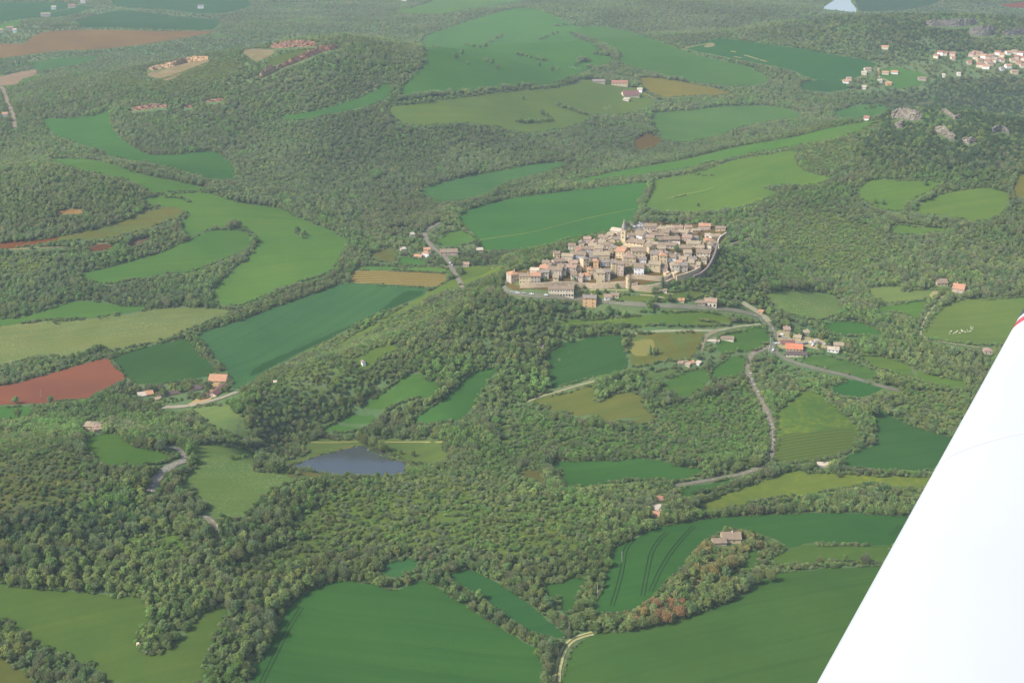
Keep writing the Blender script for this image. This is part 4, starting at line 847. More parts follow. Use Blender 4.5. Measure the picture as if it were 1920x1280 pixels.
# village houses: px, py, width px, depth m, wall height px, rotation, wall, roof, style, district
H_ = [
(966,527,16,9,12,28,'grey','orange','hip','w'),(985,531,22,8,12,-4,'yellow','brown','gable','w'),(1004,530,17,8,12,2,'grey','orange','gable','w'),(1001,514,15,7,7,-18,'cream','pale','gable','w'),
(1018,509,14,8,6,-18,'tan','orange','gable','w'),(1021,521,15,7,10,-6,'grey','grey','gable','w'),(1040,519,24,9,12,-14,'grey','brown','gable','w'),(1042,530,10,6,9,0,'yellow','tan','shed','w'),
(1023,500,13,7,7,-10,'tan','brown','gable','w'),(1035,505,12,8,7,16,'grey','brown','cross','w'),(1050,497,22,7,7,20,'pink','brown','gable','w'),(1068,511,22,9,9,-14,'grey','pink','gable','w'),(1056,515,10,7,9,0,'cream','grey','gable','w'),
(1063,488,20,8,7,-12,'cream','tan','gable','w'),(1084,487,26,9,9,-3,'bluish','brown','gable','w'),(1074,500,16,8,7,-12,'pink','pink','gable','w'),(1090,476,14,8,6,8,'grey','red','cross','w'),(1099,474,16,7,7,4,'white','brown','gable','w'),
(1110,466,14,8,5,-15,'tan','tan','gable','w'),(1099,506,11,8,19,24,'yellow','grey','hip','w'),(1100,526,15,7,9,5,'cream','orange','hip','w'),(1106,515,10,7,9,0,'tan','orange','hip','w'),(1112,489,13,8,7,0,'grey','grey','gable','w'),
(1117,505,9,7,14,-3,'orange','orange','hip','m'),(1126,529,15,9,16,1,'yellow','tan','gable','m'),(1138,526,11,8,15,2,'grey','grey','gable','m'),(1118,522,9,7,14,2,'grey','brown','gable','m'),
(1153,438,20,9,5,-30,'cream','pale','gable','t'),(1142,446,12,8,5,-28,'tan','tan','gable','t'),(1163,446,12,7,5,-12,'tan','brown','gable','t'),(1129,450,18,7,5,-30,'grey','brown','gable','t'),(1146,455,14,8,5,-10,'tan','tan','cross','t'),
(1115,459,12,7,5,0,'pink','pink','cross','t'),(1138,466,24,9,6,0,'cream','brown','hip','m'),(1158,454,13,8,5,-6,'tan','grey','gable','m'),(1122,473,15,8,7,-10,'pink','tan','gable','m'),(1128,487,28,9,8,3,'yellow','tan','gable','m'),
(1110,480,11,8,5,0,'grey','grey','gable','w'),(1142,480,14,8,5,12,'tan','brown','gable','m'),(1134,498,16,8,6,2,'bluish','grey','gable','m'),
(1183,449,11,7,7,4,'cream','brown','gable','m'),(1219,431,22,9,6,0,'pink','brown','gable','t'),(1213,441,13,8,4,-20,'tan','tan','gable','t'),(1232,446,22,8,5,4,'pink','brown','gable','t'),(1218,454,14,8,8,-10,'tan','pink','gable','m'),
(1236,455,12,8,5,20,'cream','brown','gable','e'),(1214,462,10,6,6,0,'cream','tan','gable','m'),(1162,484,16,11,12,-22,'yellow','orange','gable','m'),(1180,498,22,9,14,3,'tan','pink','hip','m'),(1197,490,24,11,17,4,'tan','brown','gable','m'),
(1223,475,12,9,11,20,'tan','brown','cross','m'),(1226,491,13,9,13,-4,'tan','grey','gable','m'),(1243,498,14,8,17,2,'tan','orange','hip','e'),(1258,495,17,8,11,3,'white','brown','gable','e'),(1151,513,9,8,18,3,'yellow','grey','gable','m'),
(1163,516,11,8,19,-8,'pink','brown','gable','m'),(1198,515,17,10,12,1,'white','brown','gable','f'),(1227,509,20,9,12,-2,'yellow','tan','gable','f'),(1244,509,14,8,7,0,'pink','brown','shed','f'),(1266,509,15,9,11,10,'cream','tan','hip','f'),
(1205,494,12,7,7,0,'white','grey','gable','f'),(1190,505,8,7,7,0,'cream','grey','gable','m'),
(1240,433,16,8,4,2,'tan','tan','gable','t'),(1256,431,14,8,4,-8,'cream','tan','gable','t'),(1272,431,15,8,4,6,'cream','pink','gable','t'),(1263,440,16,8,4,14,'tan','brown','gable','t'),(1280,441,17,9,5,-14,'tan','tan','gable','t'),(1247,440,13,8,4,-10,'tan','brown','gable','t'),
(1321,431,20,9,7,-2,'pink','orange','gable','e'),(1287,452,16,9,6,-16,'pink','pink','gable','e'),(1259,454,30,9,5,10,'grey','brown','gable','e'),(1250,465,34,8,5,2,'cream','brown','gable','e'),(1240,471,14,7,5,0,'tan','tan','gable','e'),(1292,443,14,7,5,20,'cream','pink','shed','e'),
(1300,462,24,8,5,-4,'cream','tan','gable','e'),(1329,457,13,8,6,10,'tan','orange','hip','e'),(1311,464,14,8,6,-8,'tan','brown','gable','e'),(1285,471,22,8,6,4,'tan','brown','gable','e'),(1314,473,11,7,8,0,'yellow','tan','gable','e'),(1290,480,13,8,6,6,'cream','tan','gable','e'),
(1253,484,18,8,6,16,'tan','grey','cross','e'),(1236,480,12,7,6,0,'cream','pink','gable','e'),(1268,486,12,7,6,-4,'bluish','grey','cross','e'),(1276,496,18,9,9,-8,'grey','tan','gable','e'),(1318,484,24,9,9,-3,'cream','brown','gable','e'),(1320,494,9,6,7,0,'cream','brown','shed','e'),
(1290,502,20,9,9,-4,'tan','tan','gable','e'),(1304,507,14,8,10,-14,'pink','tan','gable','e'),(1281,510,15,9,11,6,'grey','grey','gable','e'),(1271,503,10,8,9,-20,'tan','orange','gable','e'),(1300,493,12,8,6,10,'grey','grey','gable','e'),
(1351,433,17,7,5,-3,'tan','brown','gable','e'),(1344,447,20,6,4,24,'cream','tan','shed','e'),(1338,462,10,7,6,14,'pink','brown','gable','e'),(1330,446,12,6,4,10,'cream','pale','shed','e'),(1267,463,12,7,5,-6,'white','pale','gable','e'),(1306,436,14,7,4,10,'tan','tan','gable','e'),
(1170,472,9,7,6,0,'tan','tan','gable','m'),(1150,470,10,7,5,-8,'tan','grey','gable','m'),(1084,471,12,7,5,-20,'tan','brown','gable','w'),(1150,500,9,7,8,4,'grey','brown','gable','m'),(1176,487,9,8,9,-10,'tan','brown','gable','m'),(1211,470,9,7,7,0,'grey','brown','gable','m'),
(1226,463,14,7,5,4,'tan','tan','gable','e'),(1030,513,10,7,7,-8,'tan','tan','gable','w'),(1012,521,10,6,9,0,'cream','brown','gable','w'),(1050,507,12,7,7,-18,'pink','brown','gable','w'),(1128,460,12,8,5,-12,'grey','tan','gable','t'),(1200,505,9,6,6,0,'grey','brown','shed','f')]
DN = {'w': 'at the left end of the village', 'm': 'around the church', 't': 'at the rear village edge', 'f': 'above the village wall', 'e': 'in the village right half'}
WN = {'tan': 'tan', 'yellow': 'yellowish', 'grey': 'grey stone', 'cream': 'cream', 'white': 'white', 'pink': 'pinkish', 'bluish': 'bluish white', 'orange': 'orange'}
RN = {'brown': 'brown', 'tan': 'tan', 'orange': 'orange', 'pink': 'pink', 'grey': 'grey', 'red': 'red', 'pale': 'pale'}
# smaller houses squeezed between the ones read off the photograph
rf_ = random.Random(11); taken = [(h[0], h[1] - h[4] * .5, h[2], h[4]) for h in H_] + [(1184, 462, 34, 20), (1170, 445, 12, 30), (1196, 445, 22, 14), (1196, 425, 36, 16), (1178, 505, 26, 14), (1229, 457, 10, 8), (1268, 470, 10, 8), (1320, 447, 26, 10)]
vpoly = [(975,530),(1000,505),(1045,482),(1080,462),(1115,450),(1150,438),(1235,426),(1300,430),(1340,440),(1335,462),(1325,490),(1305,503),(1262,512),(1180,512),(1150,530),(1060,530),(1000,533)]
for _ in range(2600):
    x = rf_.uniform(970, 1345); y = rf_.uniform(428, 532); w_ = rf_.uniform(9, 13); h_ = 4 + (y - 428) * .045 + rf_.uniform(0, 2)
    if not bool(inpoly(np.array([x]), np.array([y]), vpoly)[0]): continue
    if any(abs(x - t[0]) < (w_ + t[2]) * .46 and abs(y - h_ * .5 - t[1]) < (h_ + t[3]) * .5 + 3.4 for t in taken): continue
    taken.append((x, y - h_ * .5, w_, h_))
    H_.append((round(x, 1), round(y, 1), w_, 7, h_, rf_.choice([-20, -8, 0, 6, 14]), rf_.choice(['tan', 'tan', 'cream', 'grey', 'yellow', 'pink']), rf_.choice(['brown', 'tan', 'tan', 'grey', 'brown', 'pink']), rf_.choice(['gable', 'gable', 'cross', 'shed']),
              'w' if x < 1115 else ('t' if y < 445 else ('m' if x < 1235 else 'e'))))
print('HOUSES', len(H_))
seq = {}
for q in sorted(range(len(H_)), key=lambda i: H_[i][0]):
    a = H_[q]; seq.setdefault((a[9], a[6], a[7]), []).append(q)
for q, a in enumerate(H_):
    L = seq[(a[9], a[6], a[7])]; k = L.index(q)
    lb = f"only {WN[a[6]]} {RN[a[7]]} roofed house {DN[a[9]]}" if len(L) == 1 else f"{WN[a[6]]} {RN[a[7]]} roofed house {DN[a[9]]}, {ORD[k]} such from left"
    house('village_house', lb, a[0], a[1] + 1, a[2] * 1.06, a[3] * 1.2, a[4] * 1.14, *a[5:9], group='stone houses of the hilltop village', pitch=.22)

# church: nave, tower, spire
p = cast([1172], [461])[0]; s_ = FPX / float(np.linalg.norm(p - np.array([0, 0, CAMZ])))
ch = empty('church', (p[0], p[1], p[2]), R(-24)); tag(ch, 'stone church with a square tower and pointed spire on top of the village', 'church')
V = []; F = []; L, D_, HH = 21, 10, 5.2
V = [(0, 0, -5), (L, 0, -5), (L, D_, -5), (0, D_, -5), (0, 0, HH), (L, 0, HH), (L, D_, HH), (0, D_, HH), (0, D_ / 2, HH + 3), (L, D_ / 2, HH + 3)]
link('nave_wall', mesh('nave_wall', V, [(0, 1, 5, 4), (2, 3, 7, 6), (1, 2, 6, 9, 5), (3, 0, 4, 8, 7)]), ch, [WM['tan']])
V = [(-.3, -.7, HH - .3), (L + .6, -.7, HH - .3), (L + .6, D_ / 2, HH + 3.2), (-.3, D_ / 2, HH + 3.2), (L + .6, D_ + .7, HH - .3), (-.3, D_ + .7, HH - .3)]
V2 = [(x, y, z - .25) for x, y, z in V]
link('nave_roof', mesh('nave_roof', V + V2, [(0, 1, 2, 3), (3, 2, 4, 5), (6, 9, 8, 7), (9, 11, 10, 8), (0, 6, 7, 1), (5, 4, 10, 11), (0, 3, 9, 6), (3, 5, 11, 9), (1, 7, 8, 2), (2, 8, 10, 4)]), ch, [RM['brown']])
V = []; F = []; box(V, F, -1, L + 1, -4.2, -.05, -5, 2.4); link('aisle', mesh('aisle', V, F), ch, [WM['yellow']])
V = []; F = []; box(V, F, -5.4, -.05, -.2, 5.2, -5, 16.5)
for xx in (-5.55, -.35):
    box(V, F, xx, xx + .45, -.35, .1, -5, 15.6)
tw = link('tower', mesh('tower', V, F), ch, [WM['yellow']])
V = []; F = []; box(V, F, -5.7, .25, -.5, 5.5, 16.5, 17.0); link('cornice', mesh('cornice', V, F), tw, [WM['tan']])
V = [(-2.7 + 2.75 * math.cos(R(22.5 + 45 * k)), 2.5 + 2.75 * math.sin(R(22.5 + 45 * k)), 17) for k in range(8)] + [(-2.7 + 2.45 * math.cos(R(22.5 + 45 * k)), 2.5 + 2.45 * math.sin(R(22.5 + 45 * k)), 20.4) for k in range(8)] + [(-2.7, 2.5, 30)]
F = [(k, (k + 1) % 8, 8 + (k + 1) % 8, 8 + k) for k in range(8)] + [(8 + k, 8 + (k + 1) % 8, 16) for k in range(8)]
link('spire', mesh('spire', V, F), tw, [wall_mat('dark spire stone', (.27, .245, .21))])
for z in (8, 12.6):
    o = bpy.data.objects.new('belfry_opening', window_mesh(1.1, 2.2, 'f', True)); COL.objects.link(o); o.parent = tw; o.location = (-2.7, -.2, z)
for k in range(5):
    o = bpy.data.objects.new('window', window_mesh(.9, 1.8, 'f', True)); COL.objects.link(o); o.parent = ch; o.location = (2.6 + k * 4, 0, 2.6)
SOLIDPX.append((1184, 455, 17, 12))
# white gabled house behind the nave
house('white_gabled_house', 'large white house with broad brown gable roof right behind the church', 1196, 449, 19, 13, 8, -34, 'white', 'brown', 'gable', pitch=.3)
# monument cross on the square
p = cast([1183], [425])[0]
mo = empty('stone_cross', tuple(p)); tag(mo, 'slim pale stone monument standing on the church square', 'monument')
V = []; F = []; box(V, F, -.9, .9, -.9, .9, -.5, .5); box(V, F, -.6, .6, -.6, .6, .5, 1.1); link('base', mesh('base', V, F), mo, [WM['cream']])
V = [(-.35, -.35, 1.1), (.35, -.35, 1.1), (.35, .35, 1.1), (-.35, .35, 1.1), (-.16, -.16, 6), (.16, -.16, 6), (.16, .16, 6), (-.16, .16, 6)]; F = [(0, 1, 5, 4), (1, 2, 6, 5), (2, 3, 7, 6), (3, 0, 4, 7), (4, 5, 6, 7)]
link('shaft', mesh('shaft', V, F), mo, [WM['cream']])

# ramparts
def rampart(name, label, px, h0, h1, th, mat, batter=.6, cap=True):
    P = chaikin(px, 2, False); W = cast([q[0] for q in P], [q[1] for q in P]); T = np.gradient(W[:, :2], axis=0); T /= np.maximum(1e-6, np.linalg.norm(T, axis=1, keepdims=True)); N = np.stack([-T[:, 1], T[:, 0]], 1)
    V = []; F = []; n = len(W); rg = random.Random(len(px))
    for k in range(n):
        hh = h0 + (h1 - h0) * k / (n - 1) + rg.uniform(-.25, .25)
        for (sd_, z) in ((-1 - batter, -3.5), (-1, hh), (1, hh), (1, -3.5)):
            q = W[k, :2] + N[k] * sd_ * th / 2; V.append((q[0], q[1], W[k, 2] + z))
    for k in range(n - 1):
        for j in range(4): a = 4 * k + j; b_ = 4 * k + (j + 1) % 4; F.append((a, a + 4, b_ + 4, b_))
    F += [(0, 1, 2, 3), (4 * n - 1, 4 * n - 2, 4 * n - 3, 4 * n - 4)]
    o = link(name, mesh(name, V, F), None, [mat]); tag(o, label, 'wall')
rampart('town_wall', 'long low stone rampart below the western village houses', [(975,539),(1010,538),(1060,536),(1110,540),(1150,538),(1172,537)], 4.2, 5.6, 1.6, STONE)
rampart('town_wall', 'upper stone retaining wall right of the round gate tower', [(1184,522),(1205,523),(1230,526),(1252,525),(1258,520)], 4.2, 5.0, 1.5, STONE)
rampart('town_wall', 'lower stone rampart sweeping to the right of the gate tower', [(1184,541),(1200,544),(1225,543),(1245,538),(1262,530)], 5.0, 5.5, 1.6, STONE)
rampart('town_wall', 'tan stone wall carrying the right hand houses', [(1268,527),(1285,523),(1300,518),(1313,511)], 6.2, 7.0, 1.8, STONE)
rampart('town_wall', 'high rubble wall with painted shade dropping below the eastern houses', [(1300,528),(1313,523),(1325,514),(1334,500),(1340,486),(1344,472)], 6.5, 9, 2.0, STONE2)
rampart('town_wall', 'short bright wall at the far right corner of the village', [(1347,470),(1346,455),(1352,447),(1362,441)], 3, 4, 1.2, WM['cream'])
rampart('garden_wall', 'low pale wall bordering the road bend at the village tip', [(940,536),(938,545),(946,552)], 1.0, 1.0, .6, WM['cream'])
rampart('garden_wall', 'low pale wall by the walled garden house under the gate', [(1200,553),(1225,555),(1246,559)], .7, .7, .4, WM['tan'])
def round_tower(label, px, py, wpx, hpx, mat, roof=False):
    p = cast([px], [py])[0]; s = FPX / float(np.linalg.norm(p - np.array([0, 0, CAMZ]))); r = wpx / s / 2; h = hpx / s
    root = empty('round_tower', (p[0], p[1] + r, p[2])); n = 18; V = []; F = []
    for z, k in ((-4, 1.1), (0, 1.06), (h, .98), (h, .8), (h - 1.0, .8)):
        for a in range(n): V.append((r * k * math.cos(a * 2 * math.pi / n), r * k * math.sin(a * 2 * math.pi / n), z))
    for j in range(4):
        for a in range(n): F.append((j * n + a, j * n + (a + 1) % n, (j + 1) * n + (a + 1) % n, (j + 1) * n + a))
    F.append(tuple(4 * n + a for a in range(n)))
    link('tower_wall', mesh('tower_wall', V, F), root, [mat])
    if roof:
        V = [(r * 1.08 * math.cos(a * 2 * math.pi / n), r * 1.08 * math.sin(a * 2 * math.pi / n), h) for a in range(n)] + [(0, r * .4, h + r * .9)]; F = [(a, (a + 1) % n, n) for a in range(n)] + [tuple(range(n - 1, -1, -1))]
        link('roof', mesh('roof', V, F), root, [RM['pink']])
    o = bpy.data.objects.new('window', window_mesh(.8, 1.2, 'f')); COL.objects.link(o); o.parent = root; o.location = (0, -r * 1.0, h * .6)
    tag(root, label, 'tower'); SOLIDPX.append((px, py - hpx * .5, wpx * .6, hpx * .5))
round_tower('tall pinkish round gate tower in the middle of the rampart', 1178, 541, 10, 22, WM['tan'], True)
round_tower('short grey round tower stub above the row house', 1071, 543, 11, 8, WM['grey'])
round_tower('broad low round bastion at the bend of the wall', 1265, 523, 12, 12, WM['yellow'])
round_tower('low tan bastion just left of the broad one', 1250, 520, 12, 9, WM['tan'])
house('gatehouse', 'small stone gatehouse with dark arch beside the round gate tower', 1190, 543, 9, 6, 9, 0, 'grey', 'brown', 'shed', 'gatehouse', win=1, doors=2, chim=False)

# below the wall
house('row_house', 'long cream row house with many windows along the village road', 1052, 555, 47, 10, 13, -1, 'cream', 'brown', 'gable', win=9, doors=1, pitch=.2)
house('tower_house', 'tall square ochre house with two dark windows below the road', 1105, 577, 25, 10, 18, -2, 'orange', 'grey', 'gable', win=2, pitch=.2)
house('villa', 'white villa with pink roof half hidden behind a tree', 1141, 563, 15, 10, 6, 8, 'white', 'pink', 'gable', pitch=.18)
house('villa', 'cream annex with brown roof right of the white villa', 1153, 559, 14, 9, 5, -4, 'cream', 'brown', 'gable', pitch=.18)
house('pavilion', 'pink roofed pavilion with three dark arches beside the road', 1332, 575, 22, 9, 9, -3, 'cream', 'pink', 'gable', win=3, doors=2, pitch=.3)
house('shed', 'long low brown roofed shed left of the arched pavilion', 1313, 572, 18, 6, 4, 3, 'grey', 'brown', 'shed', 'shed', chim=False)
house('garden_house', 'small garden house with white wall under the cypress', 1243, 549, 14, 5, 4, -2, 'white', 'brown', 'shed', 'shed', chim=False)
house('shed', 'small orange tiled hut among trees below the village', 1277, 567, 11, 6, 4, 0, 'tan', 'orange', 'gable', 'shed', chim=False)
# roadside inn group
house('inn', 'bright orange roofed building at the road junction', 1489, 659, 30, 12, 5, -2, 'tan', 'bright', 'gable', pitch=.3)
house('annex', 'dull brown roof building directly behind the orange roofed one', 1477, 648, 24, 9, 4, 6, 'tan', 'purple', 'gable', 'building')
house('low_building', 'long low dark roofed building in front of the orange roof', 1494, 669, 38, 6, 4, 3, 'cream', 'dark', 'shed', 'building', chim=False)
house('garden_house', 'white garden house with terrace right of the inn', 1562, 661, 20, 6, 5, -4, 'white', 'pale', 'shed')
house('house', 'tan roofed house behind the white garden house', 1573, 651, 18, 9, 3, 4, 'tan', 'tan', 'gable')
house('house', 'pinkish roofed house among trees by the pale road', 1476, 622, 12, 9, 4, 10, 'pink', 'pink', 'gable')
house('house', 'ochre house between trees behind the car park', 1494, 637, 14, 8, 4, -10, 'yellow', 'tan', 'gable')
house('house', 'cream house furthest back behind the inn', 1513, 628, 9, 8, 4, 10, 'cream', 'tan', 'gable')
house('shed', 'small pale shed at the upper end of the dirt road', 1425, 588, 8, 5, 3, -20, 'orange', 'orange', 'shed', 'shed', chim=False)
# terraces
house('garden_house', 'long low grey roofed garden house with white lower strip', 1352, 637, 46, 5, 2.5, -2, 'cream', 'brown', 'shed', chim=False, win='none')
house('greenhouse', 'thin white greenhouse in front of the low garden house', 1337, 642, 22, 3, 2.5, -1, 'white', 'pale', 'shed', 'greenhouse', chim=False, win='none')
for k, (x, y, w_, wl, rf_) in enumerate([(1277,684,10,'pink','pink'),(1288,687,9,'cream','tan'),(1297,683,10,'orange','orange'),(1307,684,8,'white','pale'),(1285,680,8,'tan','tan')]):
    house('shack', f'{("pink","cream","orange","white","tan")[k]} shack in the cluttered scrap yard among trees', x, y, w_, 5, 3, (12,-20,8,-30,20)[k], wl, rf_, 'shed', 'shack', 'shacks of the scrap yard', chim=False, win='none')
# valley farm
house('barn', 'large orange roofed barn of the valley farm', 407, 718, 32, 15, 4, -12, 'tan', 'orange', 'gable', 'barn', chim=False, win=3, pitch=.28)
house('barn', 'long dark brown roofed barn with white gable end', 398, 744, 17, 26, 4, -24, 'cream', 'purple', 'cross', 'barn', chim=False, win=1)
house('shed', 'white roofed shed at the left end of the valley farm', 268, 745, 14, 7, 3, 14, 'white', 'pale', 'shed', 'shed', chim=False, win='none')
house('shed', 'rusty orange shed joined to the white roofed one', 282, 742, 12, 7, 3, 14, 'orange', 'orange', 'shed', 'shed', chim=False, win='none')
house('shed', 'small ochre shed between bushes of the valley farm', 297, 751, 10, 6, 3, 10, 'orange', 'tan', 'gable', 'shed', chim=False, win='none')
house('livestock_shed', 'long low dark livestock shed of the valley farm', 325, 741, 52, 8, 2.5, 12, 'grey', 'dark', 'gable', 'shed', chim=False, win='none')
house('machine_shed', 'dark open machine shed at the edge of the teal field', 368, 733, 20, 8, 3, 12, 'grey', 'dark', 'shed', 'shed', chim=False, win='none')
house('stone_house', 'square stone farmhouse ruin above the vivid green clearing', 168, 808, 26, 11, 9, -18, 'tan', 'tan', 'hip', pitch=.16)
house('stone_house', 'lower lean-to of the stone farmhouse ruin', 184, 811, 14, 8, 6, 10, 'pink', 'pink', 'shed', win='none')
# copse farm, orange huts
house('farmhouse', 'brown roofed farmhouse with stone gable inside the copse', 1372, 1018, 34, 12, 8, 6, 'tan', 'brown', 'gable', pitch=.26)
house('farmhouse', 'lower left wing of the farmhouse inside the copse', 1350, 1022, 24, 8, 5, 10, 'pink', 'brown', 'gable', pitch=.2)
house('hut', 'orange roofed hut at the edge of the tramlined wheat field', 1227, 969, 16, 8, 3, -8, 'orange', 'orange', 'gable', 'hut', chim=False)
house('hut', 'pale roofed hut behind the orange one by the wheat field', 1231, 959, 20, 7, 3, 4, 'cream', 'pale', 'shed', 'hut', chim=False)
house('hut', 'tiny red roofed hut near the electricity pole', 1238, 940, 9, 5, 3, 0, 'tan', 'red', 'shed', 'hut', chim=False, win='none')
house('chapel', 'tiny white stone chapel on the small pasture', 683, 686, 6, 5, 7, 20, 'white', 'grey', 'cross', 'chapel', chim=False, win='none')
house('hut', 'tiny white stone hut beside the dark slope field', 1015, 652, 8, 5, 3, -6, 'cream', 'grey', 'gable', 'hut', chim=False, win=1)
house('hut', 'small pale hut roof in the scrub below the vineyard', 1549, 876, 30, 5, 3, 3, 'cream', 'pale', 'shed', 'hut', chim=False, win='none')
house('hut', 'tiny ruined white hut high on the scrub slope', 516, 719, 5, 4, 3, 0, 'white', 'pale', 'gable', 'hut', chim=False, win='none')
# right hand farm
house('barn', 'brown roofed barn of the right hand farm', 1767, 536, 20, 12, 5, 16, 'tan', 'brown', 'gable', 'barn', chim=False, win=3, pitch=.3)
house('barn', 'orange tiled barn of the right hand farm', 1796, 549, 20, 13, 7, -14, 'pink', 'orange', 'gable', 'barn', win=1, pitch=.34)
house('house', 'pinkish lone house right beside the aircraft wing', 1853, 664, 15, 9, 6, 6, 'pink', 'pink', 'hip')
# roadside hamlet
house('house', 'white roadside house with orange roof in the hamlet', 797, 482, 14, 9, 7, -20, 'white', 'orange', 'hip')
house('house', 'low orange roofed extension of the white roadside house', 783, 484, 14, 8, 3, -16, 'cream', 'orange', 'gable')
house('house', 'upper pale house behind the white roadside house', 801, 474, 12, 8, 6, 4, 'pink', 'orange', 'gable')
house('barn', 'long brown roofed barn with pink gable right of the hamlet road', 842, 479, 32, 11, 6, 4, 'pink', 'brown', 'gable', 'barn', pitch=.28)
house('house', 'pink roofed house near the lower hamlet road', 872, 500, 14, 9, 4, -10, 'pink', 'pink', 'gable')
house('shed', 'small pale shed by the field track behind the hamlet', 900, 472, 12, 7, 3, 8, 'pink', 'pale', 'shed', 'shed', chim=False, win='none')
house('shed', 'small cream shed in the hamlet gardens', 757, 470, 10, 6, 3, 20, 'cream', 'pale', 'shed', 'shed', chim=False, win='none')
house('shed', 'white garden shed above the hamlet gardens', 773, 443, 12, 6, 3, 25, 'white', 'pale', 'shed', 'shed', chim=False, win='none')
# hill farm
house('farmhouse', 'long red roofed farmhouse of the hill farm', 1162, 162, 30, 15, 6, 2, 'yellow', 'red', 'gable', win=5, pitch=.26)
house('farmhouse', 'grey stone outbuilding left of the hill farm', 1123, 157, 22, 13, 4, 4, 'grey', 'grey', 'gable', chim=False)
house('barn', 'large purple brown roofed barn of the hill farm', 1184, 183, 30, 22, 4, 12, 'cream', 'purple', 'gable', 'barn', chim=False, pitch=.34)
house('barn', 'white silo barn at the right end of the hill farm', 1199, 174, 9, 9, 6, -10, 'white', 'pale', 'gable', 'barn', chim=False, win='none')
house('barn', 'low cream shed in front of the purple roofed barn', 1173, 190, 11, 10, 3, -20, 'cream', 'pale', 'shed', 'barn', chim=False, win='none')
# far hamlet and far town
far = [(1628,134,14,'cream','pink','uppermost house of the far hamlet'),(1620,141,10,'cream','pale','pale house left of the lane in the far hamlet'),(1660,141,13,'cream','orange','cream house right of the lane in the far hamlet'),(1677,140,14,'white','orange','white and orange house at the right of the far hamlet'),
 (1586,157,12,'white','orange','leftmost white house of the far hamlet'),(1592,152,10,'cream','pink','pink roofed house above the leftmost white one'),(1619,168,10,'cream','pale','lowest pale shed of the far hamlet'),(1651,156,8,'white','pale','small white shed beside the far lane'),
 (1666,161,12,'orange','orange','orange roofed house below the far lane'),(1729,152,16,'pink','brown','single brown roofed house right of the far hamlet'),(1624,226,11,'white','red','lone white house at the foot of the cliff hill'),(1659,93,14,'cream','orange','lone orange roofed house under the far ridge'),
 (1770,146,6,'white','pale','small white hut under the far town'),(1798,143,7,'white','pale','second small white hut under the far town')]
for x, y, w_, wl, rf_, lb in far: house('house', lb, x, y, w_ * .85, 11, 4, (x * 7) % 40 - 20, wl, rf_, 'gable', chim=False, win='none', group='houses of the far hamlet')
T_ = [(1754,110,10,'cream','red'),(1762,104,12,'white','red'),(1771,105,10,'cream','red'),(1785,106,12,'pink','red'),(1788,114,8,'cream','orange'),
 (1820,107,11,'pink','pink'),(1830,104,10,'pink','red'),(1837,106,12,'tan','pink'),(1828,112,10,'cream','pink'),(1843,110,11,'white','orange'),(1852,112,10,'tan','red'),(1861,110,11,'cream','pink'),(1870,104,12,'white','red'),(1878,108,10,'cream','orange'),
 (1838,118,11,'tan','pink'),(1850,120,13,'pink','red'),(1862,118,11,'cream','pink'),(1836,127,13,'cream','red'),(1848,130,14,'white','orange'),(1857,124,13,'pink','pink'),(1818,122,9,'pink','red'),(1873,116,9,'white','pink'),(1880,118,9,'cream','red'),
 (1892,104,10,'white','orange'),(1902,102,10,'cream','pink'),(1912,105,12,'white','red'),(1905,112,11,'pink','red'),(1916,114,10,'cream','red'),(1899,118,10,'cream','pink'),(1910,122,11,'tan','red'),(1892,129,12,'white','orange'),(1903,140,14,'tan','pink'),(1918,128,10,'cream','red'),(1880,134,8,'bluish','grey')]
seq = {}
for k, a in enumerate(sorted(T_)): seq.setdefault((a[3], a[4]), []).append(a)
for a in T_:
    L = seq[(a[3], a[4])]; k = L.index(a)
    house('town_house', f"{'only' if len(L) == 1 else ORD[k] + ' from left'} {WN[a[3]]} house with {a[4]} roof in the distant town", a[0], a[1], a[2] * .85, 11, 5, (a[0] * 13) % 50 - 25, a[3], a[4], 'gable', chim=False, win='none', group='houses of the distant town')
for x, y, w_, wl, rf_, lb in [(86,32,16,'cream','tan','far farmhouse on the lane at the top left'),(101,19,8,'white','pale','tiny white far house left of the top left lane'),(135,16,12,'cream','red','red roofed far house on the top left lane'),(156,7,8,'white','pale','small white house at the top end of the top left lane'),
   (19,58,12,'pink','pink','far pink roofed farm near the left edge'),(28,62,6,'white','pale','white shed beside the pink roofed far farm'),(377,17,10,'white','grey','far white farm beside a dark tree at the top'),(2,62,8,'cream','tan','cream farm building at the left edge'),(10,220,9,'white','orange','small orange roofed house at the left edge'),(758,3,10,'white','pale','far white house on the top edge')]:
    house('house', lb, x, y, w_, 12, 5, 8, wl, rf_, 'gable', chim=False, win='none')
print('WINDOWS', NWIN[0])

